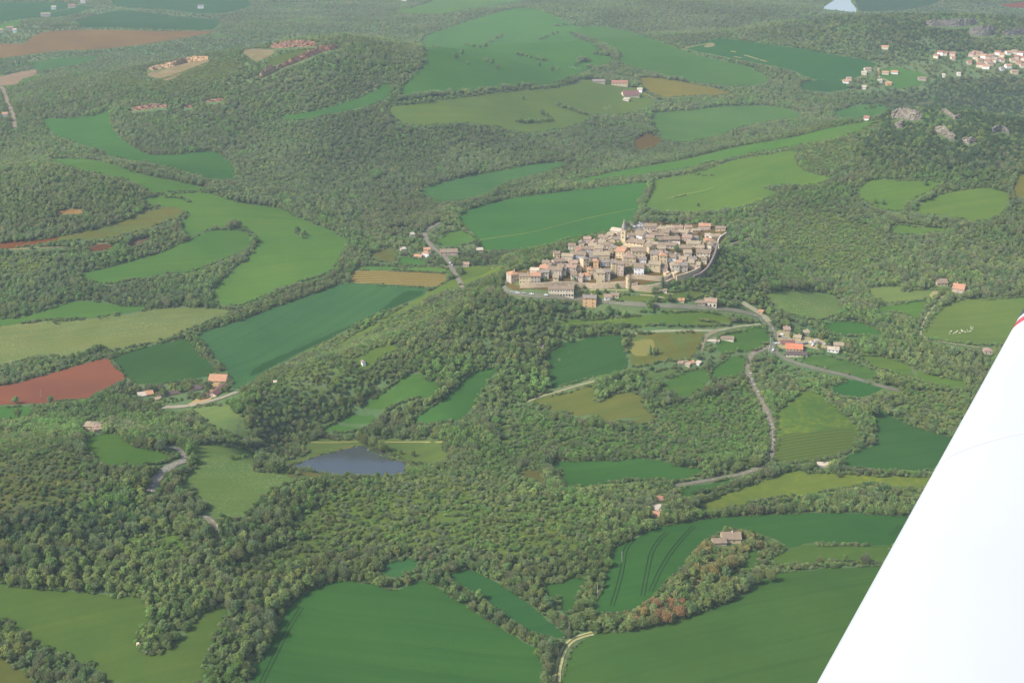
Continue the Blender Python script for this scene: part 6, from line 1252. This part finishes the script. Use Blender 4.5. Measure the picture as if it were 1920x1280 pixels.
# ---- single trees and short hedges read off the photograph: (px, py base, height m, class, kind, label)
SINGLE = [
 (898,1124,8.5,'fresh','broad','bright lime green tree between the two foreground fields'),
 (921,1150,7,'olive','broad','rounded olive tree just below the lime green one on the field hedge'),
 (1234,1164,9.5,'rust','bud','round rust red budding tree in the hedge above the wide field'),
 (1193,1172,7,'rust','bud','smaller rust coloured tree left of the round rust red one'),
 (1272,1150,7.5,'gold','bud','tan budding tree right of the round rust red one'),
 (1584,1058,8.5,'fresh','broad','dense green tree on the hedge beside the wing'),
 (1622,1056,8.5,'bud','bud','pale grey pink budding tree on the hedge nearest the wing'),
 (1537,1056,6,'rustg','bud','thin brown tree with visible trunk on the same hedge'),
 (1085,1150,11,'olive','bud','tall olive tree with a pale top beside the narrow grass pocket'),
 (1027,1140,10,'deep','broad','dark green spreading tree at the tip of the grass pocket'),
 (1004,1112,8,'fresh','broad','fresh green tree at the left tip of the grass pocket'),
 (984,1106,7,'rustg','bud','pinkish brown bush tree left of the grass pocket'),
 (1022,1280,10,'olive','broad','rounded olive tree beside the sandy lane, lowest in view'),
 (1012,1235,9,'mid','broad','green tree above the rounded olive one beside the sandy lane'),
 (1352,1075,14,'gold','bud','largest golden brown budding tree in front of the wooded farm'),
 (1335,1082,12,'gold','bud','golden brown budding tree left of the largest one by the wooded farm'),
 (1372,1065,11,'gold','bud','golden brown budding tree right of the largest one by the wooded farm'),
 (1303,1070,12,'fresh','broad','deep green tree at the left side of the wooded farm'),
 (1360,1000,7,'mid','broad','green tree behind the roof of the wooded farm'),
 (1408,1010,8,'deep','broad','dark green tree right of the wooded farm roof'),
 (1445,1090,10,'olive','bud','feathery olive tree on the hedge below the wooded farm'),
 (1420,1095,9,'olive','bud','second feathery olive tree below the wooded farm'),
 (167,1110,6.5,'fresh','broad','bright green round tree on the edge of the bottom left meadow'),
 (553,884,6,'yellow','broad','yellow green willow at the left end of the lake'),
 (545,888,5,'yellow','broad','smaller yellow green willow at the left end of the lake'),
 (700,843,14,'olive','bud','big olive brown tree on the far shore of the lake'),
 (684,836,12,'olive','bud','olive brown tree left of the big one on the far shore'),
 (716,848,12,'olive','bud','olive brown tree right of the big one on the far shore'),
 (775,856,6,'olive','bud','wide low bush in the shore meadow'),
 (752,852,5,'olive','bud','second wide low bush in the shore meadow'),
 (650,895,5.5,'mid','broad','dark little tree on the near shore of the lake'),
 (724,893,5,'yellow','broad','light green shrub on the near shore of the lake'),
 (415,1008,15,'deep','col','left of two tall dark poplars beside the short road bend'),
 (428,1008,15,'deep','col','right of two tall dark poplars beside the short road bend'),
 (1242,541,13,'dark','col','single dark cypress in front of the village wall'),
 (1219,665,10,'deep','col','leftmost of three small cypresses in the terraces'),
 (1226,667,9,'deep','col','middle of three small cypresses in the terraces'),
 (1233,665,8,'deep','col','rightmost of three small cypresses in the terraces'),
 (1576,660,7,'dark','col','left dark cypress beside the white garden house'),
 (1582,661,8,'dark','col','right dark cypress beside the white garden house'),
 (558,440,12,'deep','broad','dark round tree alone on the big hillside meadow'),
 (566,447,9,'mid','broad','smaller tree touching the dark round meadow tree'),
 (572,442,8,'deep','broad','third tree behind the dark round meadow tree'),
 (440,428,13,'rustg','bud','tall brownish tree at the end of the hillside hedge'),
 (430,429,11,'rustg','bud','brownish tree just left of the tall one on the hillside hedge'),
 (450,427,10,'mid','broad','green tree at the right tip of the hillside hedge'),
 (405,430,7,'bud','bud','grey bush at the left part of the hillside clump'),
 (103,608,6,'olive','bud','lone bush in the pasture above the hay meadow'),
 (186,598,5,'grey','bud','small lone bush above the hay meadow'),
 (1004,720,9,'dark','broad','dark tree at the left edge of the slope field'),
 (1384,660,6,'mid','broad','garden tree behind the low garden house'),
 (1352,670,6,'mid','broad','garden tree left of the paddock'),
 (1309,388,6,'grey','bud','lone grey bush in the yellow green meadow behind the village'),
 (855,112,13,'deep','broad','dark tree in the bush dotted pasture, left of the pair'),
 (866,104,14,'mid','broad','taller tree of the pair in the bush dotted pasture'),
 (877,124,11,'mid','broad','bushy tree below the pair in the bush dotted pasture'),
 (912,118,11,'grey','bud','grey tree in the middle of the bush dotted pasture'),
 (924,122,12,'mid','broad','green tree right of the grey one in the bush dotted pasture'),
 (932,131,10,'grey','bud','grey bush sloping down in the bush dotted pasture'),
 (1011,126,11,'mid','broad','round tree at the right side of the bush dotted pasture'),
 (1036,136,13,'deep','broad','dark tree beside the white cattle'),
 (1047,134,10,'mid','broad','smaller tree beside the white cattle'),
 (1017,216,11,'grey','bud','tree left of the hill farm pasture hedge'),
 (1026,220,9,'deep','broad','dark bush near the hill farm pasture hedge'),
 (981,188,8,'deep','broad','small dark bush on the hill farm pasture'),
 (1283,80,12,'grey','bud','pale round tree in the far clearing'),
 (1372,262,22,'deep','col','tall dark poplar pair, left one, over the valley strip'),
 (1379,262,22,'deep','col','tall dark poplar pair, right one, over the valley strip'),
 (180,292,14,'grey','bud','large grey tree between two left valley meadows'),
 (192,294,12,'grey','bud','grey tree touching the large one in the left valley'),
 (1734,348,8,'mid','broad','bush on the upper edge of the hillside pasture'),
 (1655,384,8,'deep','broad','dark bush inside the hillside pasture'),
 (1640,382,7,'mid','broad','small bush left of the dark one in the hillside pasture'),
 (1572,895,6,'olive','bud','round olive bush on the edge of the buttercup meadow'),
 (1440,866,7,'dark','broad','dark tree above the lower road bend'),
 (1428,872,6,'dark','broad','second dark tree above the lower road bend'),
 (1275,875,9,'yellow','bud','yellowish tree on the edge of the long green meadow'),
 (1290,873,8,'deep','broad','dark tree right of the yellowish one by the long green meadow'),
 (35,785,11,'mid','broad','tall tree in the small field at the left edge'),
 (95,758,9,'mid','broad','round tree at the foot of the red field'),
 (30,757,8,'mid','broad','low tree at the foot of the red field near the edge'),
 (1655,668,8,'deep','broad','dark tree in the meadow right of the white garden house'),
 (1500,631,7,'deep','broad','leftmost tree between the parked cars behind the inn'),(1521,633,7,'fresh','broad','second tree between the parked cars behind the inn'),(1546,634,8,'mid','broad','third tree between the parked cars behind the inn'),(1483,634,6,'deep','broad','small tree at the car park entrance'),(1552,648,7,'fresh','broad','tree beside the terrace of the white garden house'),(1535,655,6,'mid','broad','bushy tree between inn and white garden house'),(1450,640,5,'deep','broad','small dark tree on the road verge opposite the inn'),
 # gardens inside and around the village
 (1163,463,7,'fresh','broad','round green tree directly left of the church'),
 (1155,462,5,'mid','broad','small green tree left of the round one by the church'),
 (1183,432,6,'deep','broad','dark green tree on the church square'),
 (1176,428,10,'bud','bud','large bare reddish tree behind the church spire'),
 (1189,422,8,'deep','broad','dark tree right of the bare one behind the church'),
 (1209,420,8,'bud','bud','bare brown tree at the edge of the church car park'),
 (1226,420,8,'fresh','broad','bright green tree behind the rear roofs'),
 (1243,421,10,'dark','broad','dark conifer behind the rear roofs'),
 (1256,420,8,'deep','broad','green tree behind the rear roofs, right of the conifer'),
 (1275,421,7,'deep','broad','second green tree behind the rear roofs'),
 (1207,458,6,'mid','broad','green tree below the white gabled house'),
 (1229,459,8,'deep','broad','round dark green tree in the centre of the village'),
 (1268,472,8,'deep','broad','round dark green tree among the right hand roofs'),
 (1180,509,6,'deep','broad','left tree of the dark garden by the white house'),
 (1187,506,6,'mid','broad','right tree of the dark garden by the white house'),
 (1173,513,5,'mid','broad','lowest tree of the dark garden by the white house'),
 (1216,512,6,'fresh','broad','yellow green tree right of the white house'),
 (1082,504,6,'deep','broad','garden tree under the bluish house'),
 (1022,528,5,'mid','broad','garden tree among the grey western houses'),
 (1077,527,5,'fresh','broad','garden tree behind the western wall'),
 (1310,441,5,'rust','bud','dark red leaved tree by the pink house'),
 (1318,448,5,'deep','broad','shrub among the eastern gardens'),
 (1308,449,4,'mid','broad','low shrub in the eastern garden'),
 (1333,443,5,'deep','broad','dark shrub by the eastern terrace'),
 (1325,489,6,'fresh','broad','fresh tree under the eastern houses'),
 (1315,500,6,'mid','broad','green tree on the eastern wall top'),
 (1303,490,5,'mid','broad','garden tree between eastern houses'),
 (1365,462,9,'fresh','broad','bright green tree at the east end of the village'),
 (1378,452,9,'fresh','broad','second bright green tree at the east end'),
 (1390,447,8,'mid','broad','third green tree at the east end'),
 (1352,470,7,'deep','broad','dark tree beside the walled lane'),
 (1080,541,5,'deep','broad','round tree on the grass right of the stub tower'),
 (1095,542,4,'mid','broad','small round tree right of the stub tower'),
 (1157,540,5,'fresh','broad','little tree under the middle of the village wall'),
 (1120,553,7,'deep','broad','dark tree behind the villa, left'),
 (1135,551,6,'deep','broad','dark tree behind the villa, right'),
 (1036,570,5,'dark','broad','dark round tree just below the village road'),
 (1150,563,5,'mid','broad','tree in front of the white villa'),
 (1218,580,12,'mid','broad','big tree left of the roadside bend under the village'),
 (1230,566,8,'deep','broad','tree left of the small walled garden house'),
 (1255,566,9,'deep','broad','dark tree below the cypress'),
 (1289,560,7,'deep','broad','dark tree right of the garden hut'),
]
HEDGES = [ ([(1304,534),(1318,524),(1332,514),(1342,500),(1350,484),(1357,471)],7,'deep',4,3), # (px polyline, height m, class, spacing px, jitter px)
 ([(905,93),(920,80),(945,68)],10,'grey',5,3),([(1010,76),(1028,70),(1046,62)],9,'mid',5,2),([(1038,50),(1075,47),(1106,44)],9,'deep',5,2),([(1066,62),(1085,72),(1110,84),(1122,92)],9,'grey',5,3),
 ([(1112,100),(1135,104),(1152,98),(1160,108)],12,'grey',5,5),([(1075,127),(1092,115),(1110,118)],12,'grey',5,4),([(965,103),(990,108),(1028,116)],8,'mid',5,2),([(870,86),(900,90)],8,'mid',5,2),
 ([(1100,128),(1150,130),(1200,138),(1250,148),(1290,155)],10,'grey',4,3),([(1078,148),(1050,155),(1068,158),(1110,138)],9,'mid',4,3),
 ([(1045,200),(1065,204),(1090,214),(1105,216)],9,'grey',5,2),([(965,228),(985,232),(1040,226)],8,'mid',5,2),([(745,188),(800,182),(870,176),(950,168),(1000,162)],10,'grey',4,4),
 ([(300,437),(320,428),(340,410)],6,'mid',5,2),([(310,370),(340,372),(360,382)],5,'deep',5,2),([(228,440),(245,452),(262,445),(300,440)],6,'mid',6,3),([(75,463),(100,462),(150,463),(180,458)],5,'deep',6,3),
 ([(1205,402),(1198,380),(1210,365),(1222,350)],8,'bud',4,3),([(1212,395),(1222,402),(1260,405),(1330,404),(1400,395),(1440,388)],8,'grey',4,3),
 ([(1340,330),(1300,330),(1310,328)],4,'mid',6,2),([(1255,373),(1290,366)],3,'mid',4,1),([(945,1175),(985,1198),(1010,1215)],5,'olive',7,4),([(905,1128),(940,1165)],5,'olive',7,3),
 ([(1445,1066),(1500,1061),(1560,1058),(1640,1057)],3.5,'olive',7,3),([(700,536),(740,537),(800,541)],2.5,'mid',6,2),([(1310,600),(1345,606),(1372,612)],3,'rustg',6,2),
 ([(1030,615),(1080,614),(1140,612),(1200,614)],5,'mid',6,4),([(1240,610),(1300,612)],4,'deep',8,2),([(1300,928),(1350,918),(1390,905)],5,'deep',6,3),([(1345,570),(1365,576),(1385,574)],6,'grey',5,4),
 ([(430,862),(470,856)],5,'fresh',6,4),([(0,700),(60,690),(130,672),(200,655)],8,'mid',6,5),([(712,845),(730,852),(750,861),(772,874)],5,'olive',6,2),([(560,868),(530,880)],3,'yellow',6,2),
 ([(590,898),(640,899),(690,898),(740,896),(765,892)],5,'olive',7,4),([(1620,205),(1650,200)],8,'mid',6,3)]
rr = random.Random(5)
EXTRA = []
for (px, py, h, c, k, lb) in SINGLE: EXTRA.append((px, py, h, c, k, lb))
for P, h, c, sp_, jt in HEDGES:
    for a, b in zip(P[:-1], P[1:]):
        L = math.hypot(b[0] - a[0], b[1] - a[1]); q = max(1, int(L / sp_))
        for k in range(q):
            t = (k + rr.random()) / q; cc = rr.choice([c, c, 'mid', 'olive'])
            EXTRA.append((a[0] + (b[0] - a[0]) * t, a[1] + (b[1] - a[1]) * t + rr.uniform(-.5, .5) * jt, h * rr.uniform(.6, 1.15), cc, 'bud' if cc in BUDDY else 'broad', None))
# tufts and low bushes straggling over the field margins
for nm_, lb_, kd_, c_, lv_, P_ in FIELDS:
    if lv_ != 0 or nm_ in NOCLEAR or nm_ in ('quarry_floor', 'car_park', 'farm_yard', 'bare_soil'): continue
    Q_ = chaikin(P_, 2); cen = np.mean(np.array(Q_), 0); crop = nm_ in ('wheat_field', 'ploughed_field', 'stubble_field')
    for a, b in zip(Q_, Q_[1:] + Q_[:1]):
        L = math.hypot(b[0] - a[0], b[1] - a[1]); scl = FPX / dist_at([a, b])
        for k in range(int(L / (2.2 if scl > 1.4 else 3.0)) + 1):
            t = rr.random(); x = a[0] + (b[0] - a[0]) * t; y = a[1] + (b[1] - a[1]) * t
            if not (-20 < x < 1940 and -5 < y < 1300): continue
            if math.sin(x * .09 + y * .13) + math.sin(x * .031 - y * .047 + 1) + rr.uniform(-.8, .8) < (.35 if crop else -.1): continue
            dx, dy = cen[0] - x, cen[1] - y; dl = math.hypot(dx, dy) + 1e-6; off_ = rr.random() ** 1.6 * (1.2 if crop else 3.6) * scl
            EXTRA.append((x + dx / dl * off_, y + dy / dl * off_ * .6, rr.uniform(.9, 2.0 if crop else 3.3), rr.choice(['mid', 'olive', 'grey', 'fresh', 'deep', 'bud']), 'broad', None))
print('EXTRA', len(EXTRA))
E = cast([e[0] for e in EXTRA], [e[1] for e in EXTRA])
for e, w in zip(EXTRA, E): TREES.append((float(w[0]), float(w[1]), float(w[2]), e[2], e[3], e[4], e[5]))

TREES += UNDER
# ---- which trees are built one by one: those that show largest, and the ones with a label
WINGEDGE = lambda y: 1920 - (y - 580) * (1920 - 1535) / 700.0
def pxsize(t):
    x, y, d = project(t[0], t[1], t[2] + t[3] * .5)
    if not (8 < x < min(1912, WINGEDGE(y) - 12) and 8 < y < 1268): return 0
    return t[3] * FPX / d
hidlist = list(hid) + [False] * len(EXTRA) + [True] * len(UNDER)
sizes = [(0 if hidlist[i] else (1e6 if t[6] else pxsize(t) * (1.0 if t[4] in BUDDY else .95))) for i, t in enumerate(TREES)]
order = sorted(range(len(TREES)), key=lambda i: -sizes[i])
chosen = []; ng = nb_ = 0
for i in order:
    if sizes[i] <= 0: break
    t = TREES[i]; bud = (t[5] == 'bud') or (t[5] is None and t[4] in BUDDY)
    if bud and nb_ < 150: nb_ += 1; chosen.append(i)
    elif not bud and ng < 290: ng += 1; chosen.append(i)
    if nb_ >= 150 and ng >= 290: break
chs = set(chosen)

# ---- individual trees
BROAD = [crown_green('broad crown', 20 + k, 950, .029, lobes=7 + k % 3, narrow=(1, .85, 1.1, .95, 1.05)[k]) for k in range(5)]
BUDS = [crown_bud('budding crown', 40 + k, 760, .028, spread=(1, .85, 1.12)[k]) for k in range(3)]
COLS = [crown_column('column crown', 60, 420, .03)]
TRK = [trunk_mesh('trunk', 70 + k) for k in range(3)]
for me_ in BROAD + BUDS + COLS: me_.materials.append(MAT_O)
for me_ in TRK: me_.materials.append(BARK)
CW = {'fresh': 'bright green', 'mid': 'mid green', 'olive': 'olive green', 'yellow': 'yellow green', 'grey': 'grey green', 'bud': 'brown budding', 'dark': 'dark green', 'deep': 'deep green', 'rust': 'rust coloured', 'rustg': 'reddish brown', 'gold': 'golden brown'}

PLACES = [((-60,1160,200,1290),'in the wood at the bottom left corner'),((255,1090,400,1240),'on the wooded spur into the left meadow'),((380,1150,480,1290),'left of the big field'),
 ((440,1060,560,1160),'above the left end of the big field'),((540,1000,720,1100),'in the hedge above the big wheat field'),((660,1040,830,1100),'below the small clearing'),
 ((780,1000,960,1100),'above the narrow field strip'),((830,1080,1060,1290),'between the two foreground fields'),((940,1000,1160,1160),'around the triangular grass pocket'),
 ((1060,1120,1220,1200),'beside the sandy lane end'),((1200,1080,1320,1190),'left of the wooded farm track'),((1240,980,1440,1120),'in the copse of the wooded farm'),((1400,980,1700,1120),'between wooded farm and wing'),
 ((-60,1040,160,1120),'on the left meadow upper edge'),((160,1040,300,1130),'above the left meadow'),((300,1020,450,1160),'in the wood below the two poplars'),((1480,1180,1700,1290),'in the corner beside the wing root'),
 ((-60,960,260,1050),'in the dark wood at left'),((260,940,520,1040),'in the wood around the two poplars'),((500,900,800,1030),'on the mound below the lake'),((800,900,1000,1020),'right of the forest glade'),
 ((960,900,1200,1040),'in the wood right of the brown patch'),((1180,900,1320,1010),'near the small orange roofed hut'),((1300,900,1800,990),'under the buttercup meadow'),((-100,-100,2100,1400),'elsewhere in the woods')]
cnt = {}
def size_word(h): return 'small' if h < 5.5 else ('tall' if h > 9.5 else '')
auto = []
for i in chosen:
    t = TREES[i]; x, y, z, h, c, kind, lb = t
    kind = kind or ('bud' if c in BUDDY else 'broad')
    k = (i * 7 + int(x)) % 97
    nm = {'broad': 'broadleaf_tree', 'bud': 'budding_tree', 'col': 'columnar_tree'}[kind]
    root = empty(nm, (x, y, z), rr.uniform(0, 6.28))
    cr = bpy.data.objects.new('crown', (BROAD if kind == 'broad' else BUDS if kind == 'bud' else COLS)[k % (5 if kind == 'broad' else 3 if kind == 'bud' else 1)])
    tr = bpy.data.objects.new('trunk', TRK[k % 3])
    for o in (cr, tr): COL.objects.link(o); o.parent = root
    wid = h * rr.uniform(.92, 1.15) if kind != 'col' else h; 
    if h < 5: wid *= 1.3
    cr.scale = (wid, wid, h); tr.scale = (h * .9, h * .9, h * .9)
    b = rr.uniform(.82, 1.2); cc = CLASSES[c]; cr.color = (cc[0] * b * rr.uniform(.9, 1.1), cc[1] * b, cc[2] * b * rr.uniform(.85, 1.15), 1)
    if lb: tag(root, lb, 'tree')
    else:
        px, py, _ = project(x, y, z + h * .5)
        place = next(p for (bx, p) in PLACES if bx[0] <= px <= bx[2] and bx[1] <= py <= bx[3])
        auto.append((place, ' '.join(w for w in (size_word(h), CW[c]) if w), 'tree', float(px), root))
keys = {}
for a in auto: keys.setdefault((a[0], a[1]), []).append(a)
for (place, w), L in keys.items():
    L.sort(key=lambda a: a[3])
    for k, a in enumerate(L):
        tag(a[4], f'{w} tree {place}' if len(L) == 1 else f'{w} tree {place}, {ORD[k]} from left', 'tree', 'separate trees ' + place)

# ---- the mass of the woods: one object that places crowns on points
TEMPL = bpy.data.collections.new('wood templates')
def tmpl(idx, me):
    me.materials.append(MAT_I); o = bpy.data.objects.new(f'wood_template_{idx:02d}', me); TEMPL.objects.link(o)
for k in range(6): tmpl(k, crown_green('wood crown', 100 + k, 460, .038, lobes=6 + k % 2, narrow=(1, .88, 1.12, .95, 1.0, .8)[k], base=.05))
for k in range(4): tmpl(6 + k, crown_bud('wood bud crown', 120 + k, 380, .036, spread=(1, .9, 1.1, 1.2)[k]))
tmpl(10, crown_column('wood column', 130, 160, .045))
rest = [i for i in range(len(TREES)) if i not in chs]
pts = np.array([TREES[i][:3] for i in rest]); hh = np.array([TREES[i][3] for i in rest]); N_ = len(rest)
wid = hh * RNG.uniform(1.05, 1.4, N_); wid = np.where(hh < 4, wid * 1.5, wid)
idx = []; tint = np.zeros((N_, 4), np.float32); tint[:, 3] = 1
for q, i in enumerate(rest):
    c = TREES[i][4]; kind = TREES[i][5] or ('bud' if c in BUDDY else 'broad')
    if kind == 'broad' and RNG.random() < .38: kind = 'bud'
    idx.append(int(RNG.integers(0, 6)) if kind == 'broad' else (10 if kind == 'col' else 6 + int(RNG.integers(0, 4))))
    tint[q, :3] = CLASSES[c]
tint[:, :3] *= (.82 + .42 * vnoise(pts[:, 0], pts[:, 1], 110, 31))[:, None] * RNG.uniform(.84, 1.16, (N_, 1)) * RNG.uniform(.93, 1.07, (N_, 3))
me = bpy.data.meshes.new('woods'); me.vertices.add(N_); me.vertices.foreach_set('co', pts.astype(np.float32).ravel())
def attr(nm, ty, field, arr): a = me.attributes.new(nm, ty, 'POINT'); a.data.foreach_set(field, np.asarray(arr).ravel())
attr('tsize', 'FLOAT_VECTOR', 'vector', np.stack([wid, wid, hh], 1).astype(np.float32))
attr('trot', 'FLOAT_VECTOR', 'vector', np.stack([np.zeros(N_), np.zeros(N_), RNG.uniform(0, 6.28, N_)], 1).astype(np.float32))
attr('tidx', 'INT', 'value', np.array(idx, np.int32)); attr('tint', 'FLOAT_COLOR', 'color', tint)
wo = link('woods', me, None, [MAT_I]); tag(wo, 'mixed spring woods, thickets and hedgerows in many greens covering the hills', kind='stuff')
ng_ = bpy.data.node_groups.new('woods on points', 'GeometryNodeTree')
ng_.interface.new_socket('Geometry', in_out='INPUT', socket_type='NodeSocketGeometry'); ng_.interface.new_socket('Geometry', in_out='OUTPUT', socket_type='NodeSocketGeometry')
gi = ng_.nodes.new('NodeGroupInput'); go = ng_.nodes.new('NodeGroupOutput'); iop = ng_.nodes.new('GeometryNodeInstanceOnPoints'); ci = ng_.nodes.new('GeometryNodeCollectionInfo')
ci.inputs['Collection'].default_value = TEMPL; ci.inputs['Separate Children'].default_value = True; ci.inputs['Reset Children'].default_value = True
def na(nm, ty):
    a = ng_.nodes.new('GeometryNodeInputNamedAttribute'); a.data_type = ty; a.inputs['Name'].default_value = nm; return a.outputs['Attribute']
L_ = ng_.links.new
L_(gi.outputs[0], iop.inputs['Points']); L_(ci.outputs[0], iop.inputs['Instance']); iop.inputs['Pick Instance'].default_value = True
L_(na('tidx', 'INT'), iop.inputs['Instance Index']); L_(na('tsize', 'FLOAT_VECTOR'), iop.inputs['Scale'])
e2r = ng_.nodes.new('FunctionNodeEulerToRotation'); L_(na('trot', 'FLOAT_VECTOR'), e2r.inputs[0]); L_(e2r.outputs[0], iop.inputs['Rotation'])
L_(iop.outputs[0], go.inputs[0])
md = wo.modifiers.new('woods', 'NODES'); md.node_group = ng_
print('TREES', len(TREES), 'single', len(chosen), ng, nb_)
# ------------------------------------------------------------------ light, sky, air
SUN_EL, SUN_AZ = R(43), R(245)     # azimuth clockwise from +y
sd = Vector((math.sin(SUN_AZ) * math.cos(SUN_EL), math.cos(SUN_AZ) * math.cos(SUN_EL), math.sin(SUN_EL)))
ld = bpy.data.lights.new('sun', 'SUN'); ld.energy = 3.4; ld.angle = R(0.6); ld.color = (1.0, .955, .88)
lo = bpy.data.objects.new('sun', ld); COL.objects.link(lo); lo.rotation_euler = (-sd).to_track_quat('-Z', 'Y').to_euler(); lo.location = (-400, -100, 800)
w = bpy.data.worlds.new('World'); scene.world = w; w.use_nodes = True; wt = w.node_tree; wt.nodes.clear()
sk = wt.nodes.new('ShaderNodeTexSky'); sk.sky_type = 'NISHITA'; sk.sun_disc = False; sk.sun_elevation = SUN_EL; sk.sun_rotation = SUN_AZ; sk.altitude = 300; sk.air_density = 1.0; sk.dust_density = 2.5
bg = wt.nodes.new('ShaderNodeBackground'); bg.inputs[1].default_value = .15; wo_ = wt.nodes.new('ShaderNodeOutputWorld')
wt.links.new(sk.outputs[0], bg.inputs[0]); wt.links.new(bg.outputs[0], wo_.inputs[0])
# haze
hv = [(x, y, z) for z in (-30, CAMZ + 12) for (x, y) in ((-9500, -1600), (9500, -1600), (9500, 9800), (-9500, 9800))]
hf = [(0, 3, 2, 1), (4, 5, 6, 7), (0, 1, 5, 4), (1, 2, 6, 5), (2, 3, 7, 6), (3, 0, 4, 7)]
hm = bpy.data.materials.new('haze'); hm.use_nodes = True; hm.node_tree.nodes.clear()
pv = hm.node_tree.nodes.new('ShaderNodeVolumePrincipled'); pv.inputs['Density'].default_value = SIG; pv.inputs['Color'].default_value = (.75, .87, .96, 1); pv.inputs['Anisotropy'].default_value = 0.0
ho = hm.node_tree.nodes.new('ShaderNodeOutputMaterial'); hm.node_tree.links.new(pv.outputs[0], ho.inputs['Volume'])
h_ = link('haze', mesh('haze', hv, hf), None, [hm]); tag(h_, 'thin bluish spring haze filling the air over the valley', kind='stuff')
scene.view_settings.view_transform = 'Standard'; scene.view_settings.look = 'None'; scene.view_settings.gamma = 1; scene.view_settings.exposure = 0.75
cy_ = scene.cycles; cy_.max_bounces = 5; cy_.diffuse_bounces = 2; cy_.glossy_bounces = 2; cy_.transmission_bounces = 2; cy_.volume_bounces = 0; cy_.transparent_max_bounces = 4
cy_.use_denoising = True; cy_.sample_clamp_indirect = 6
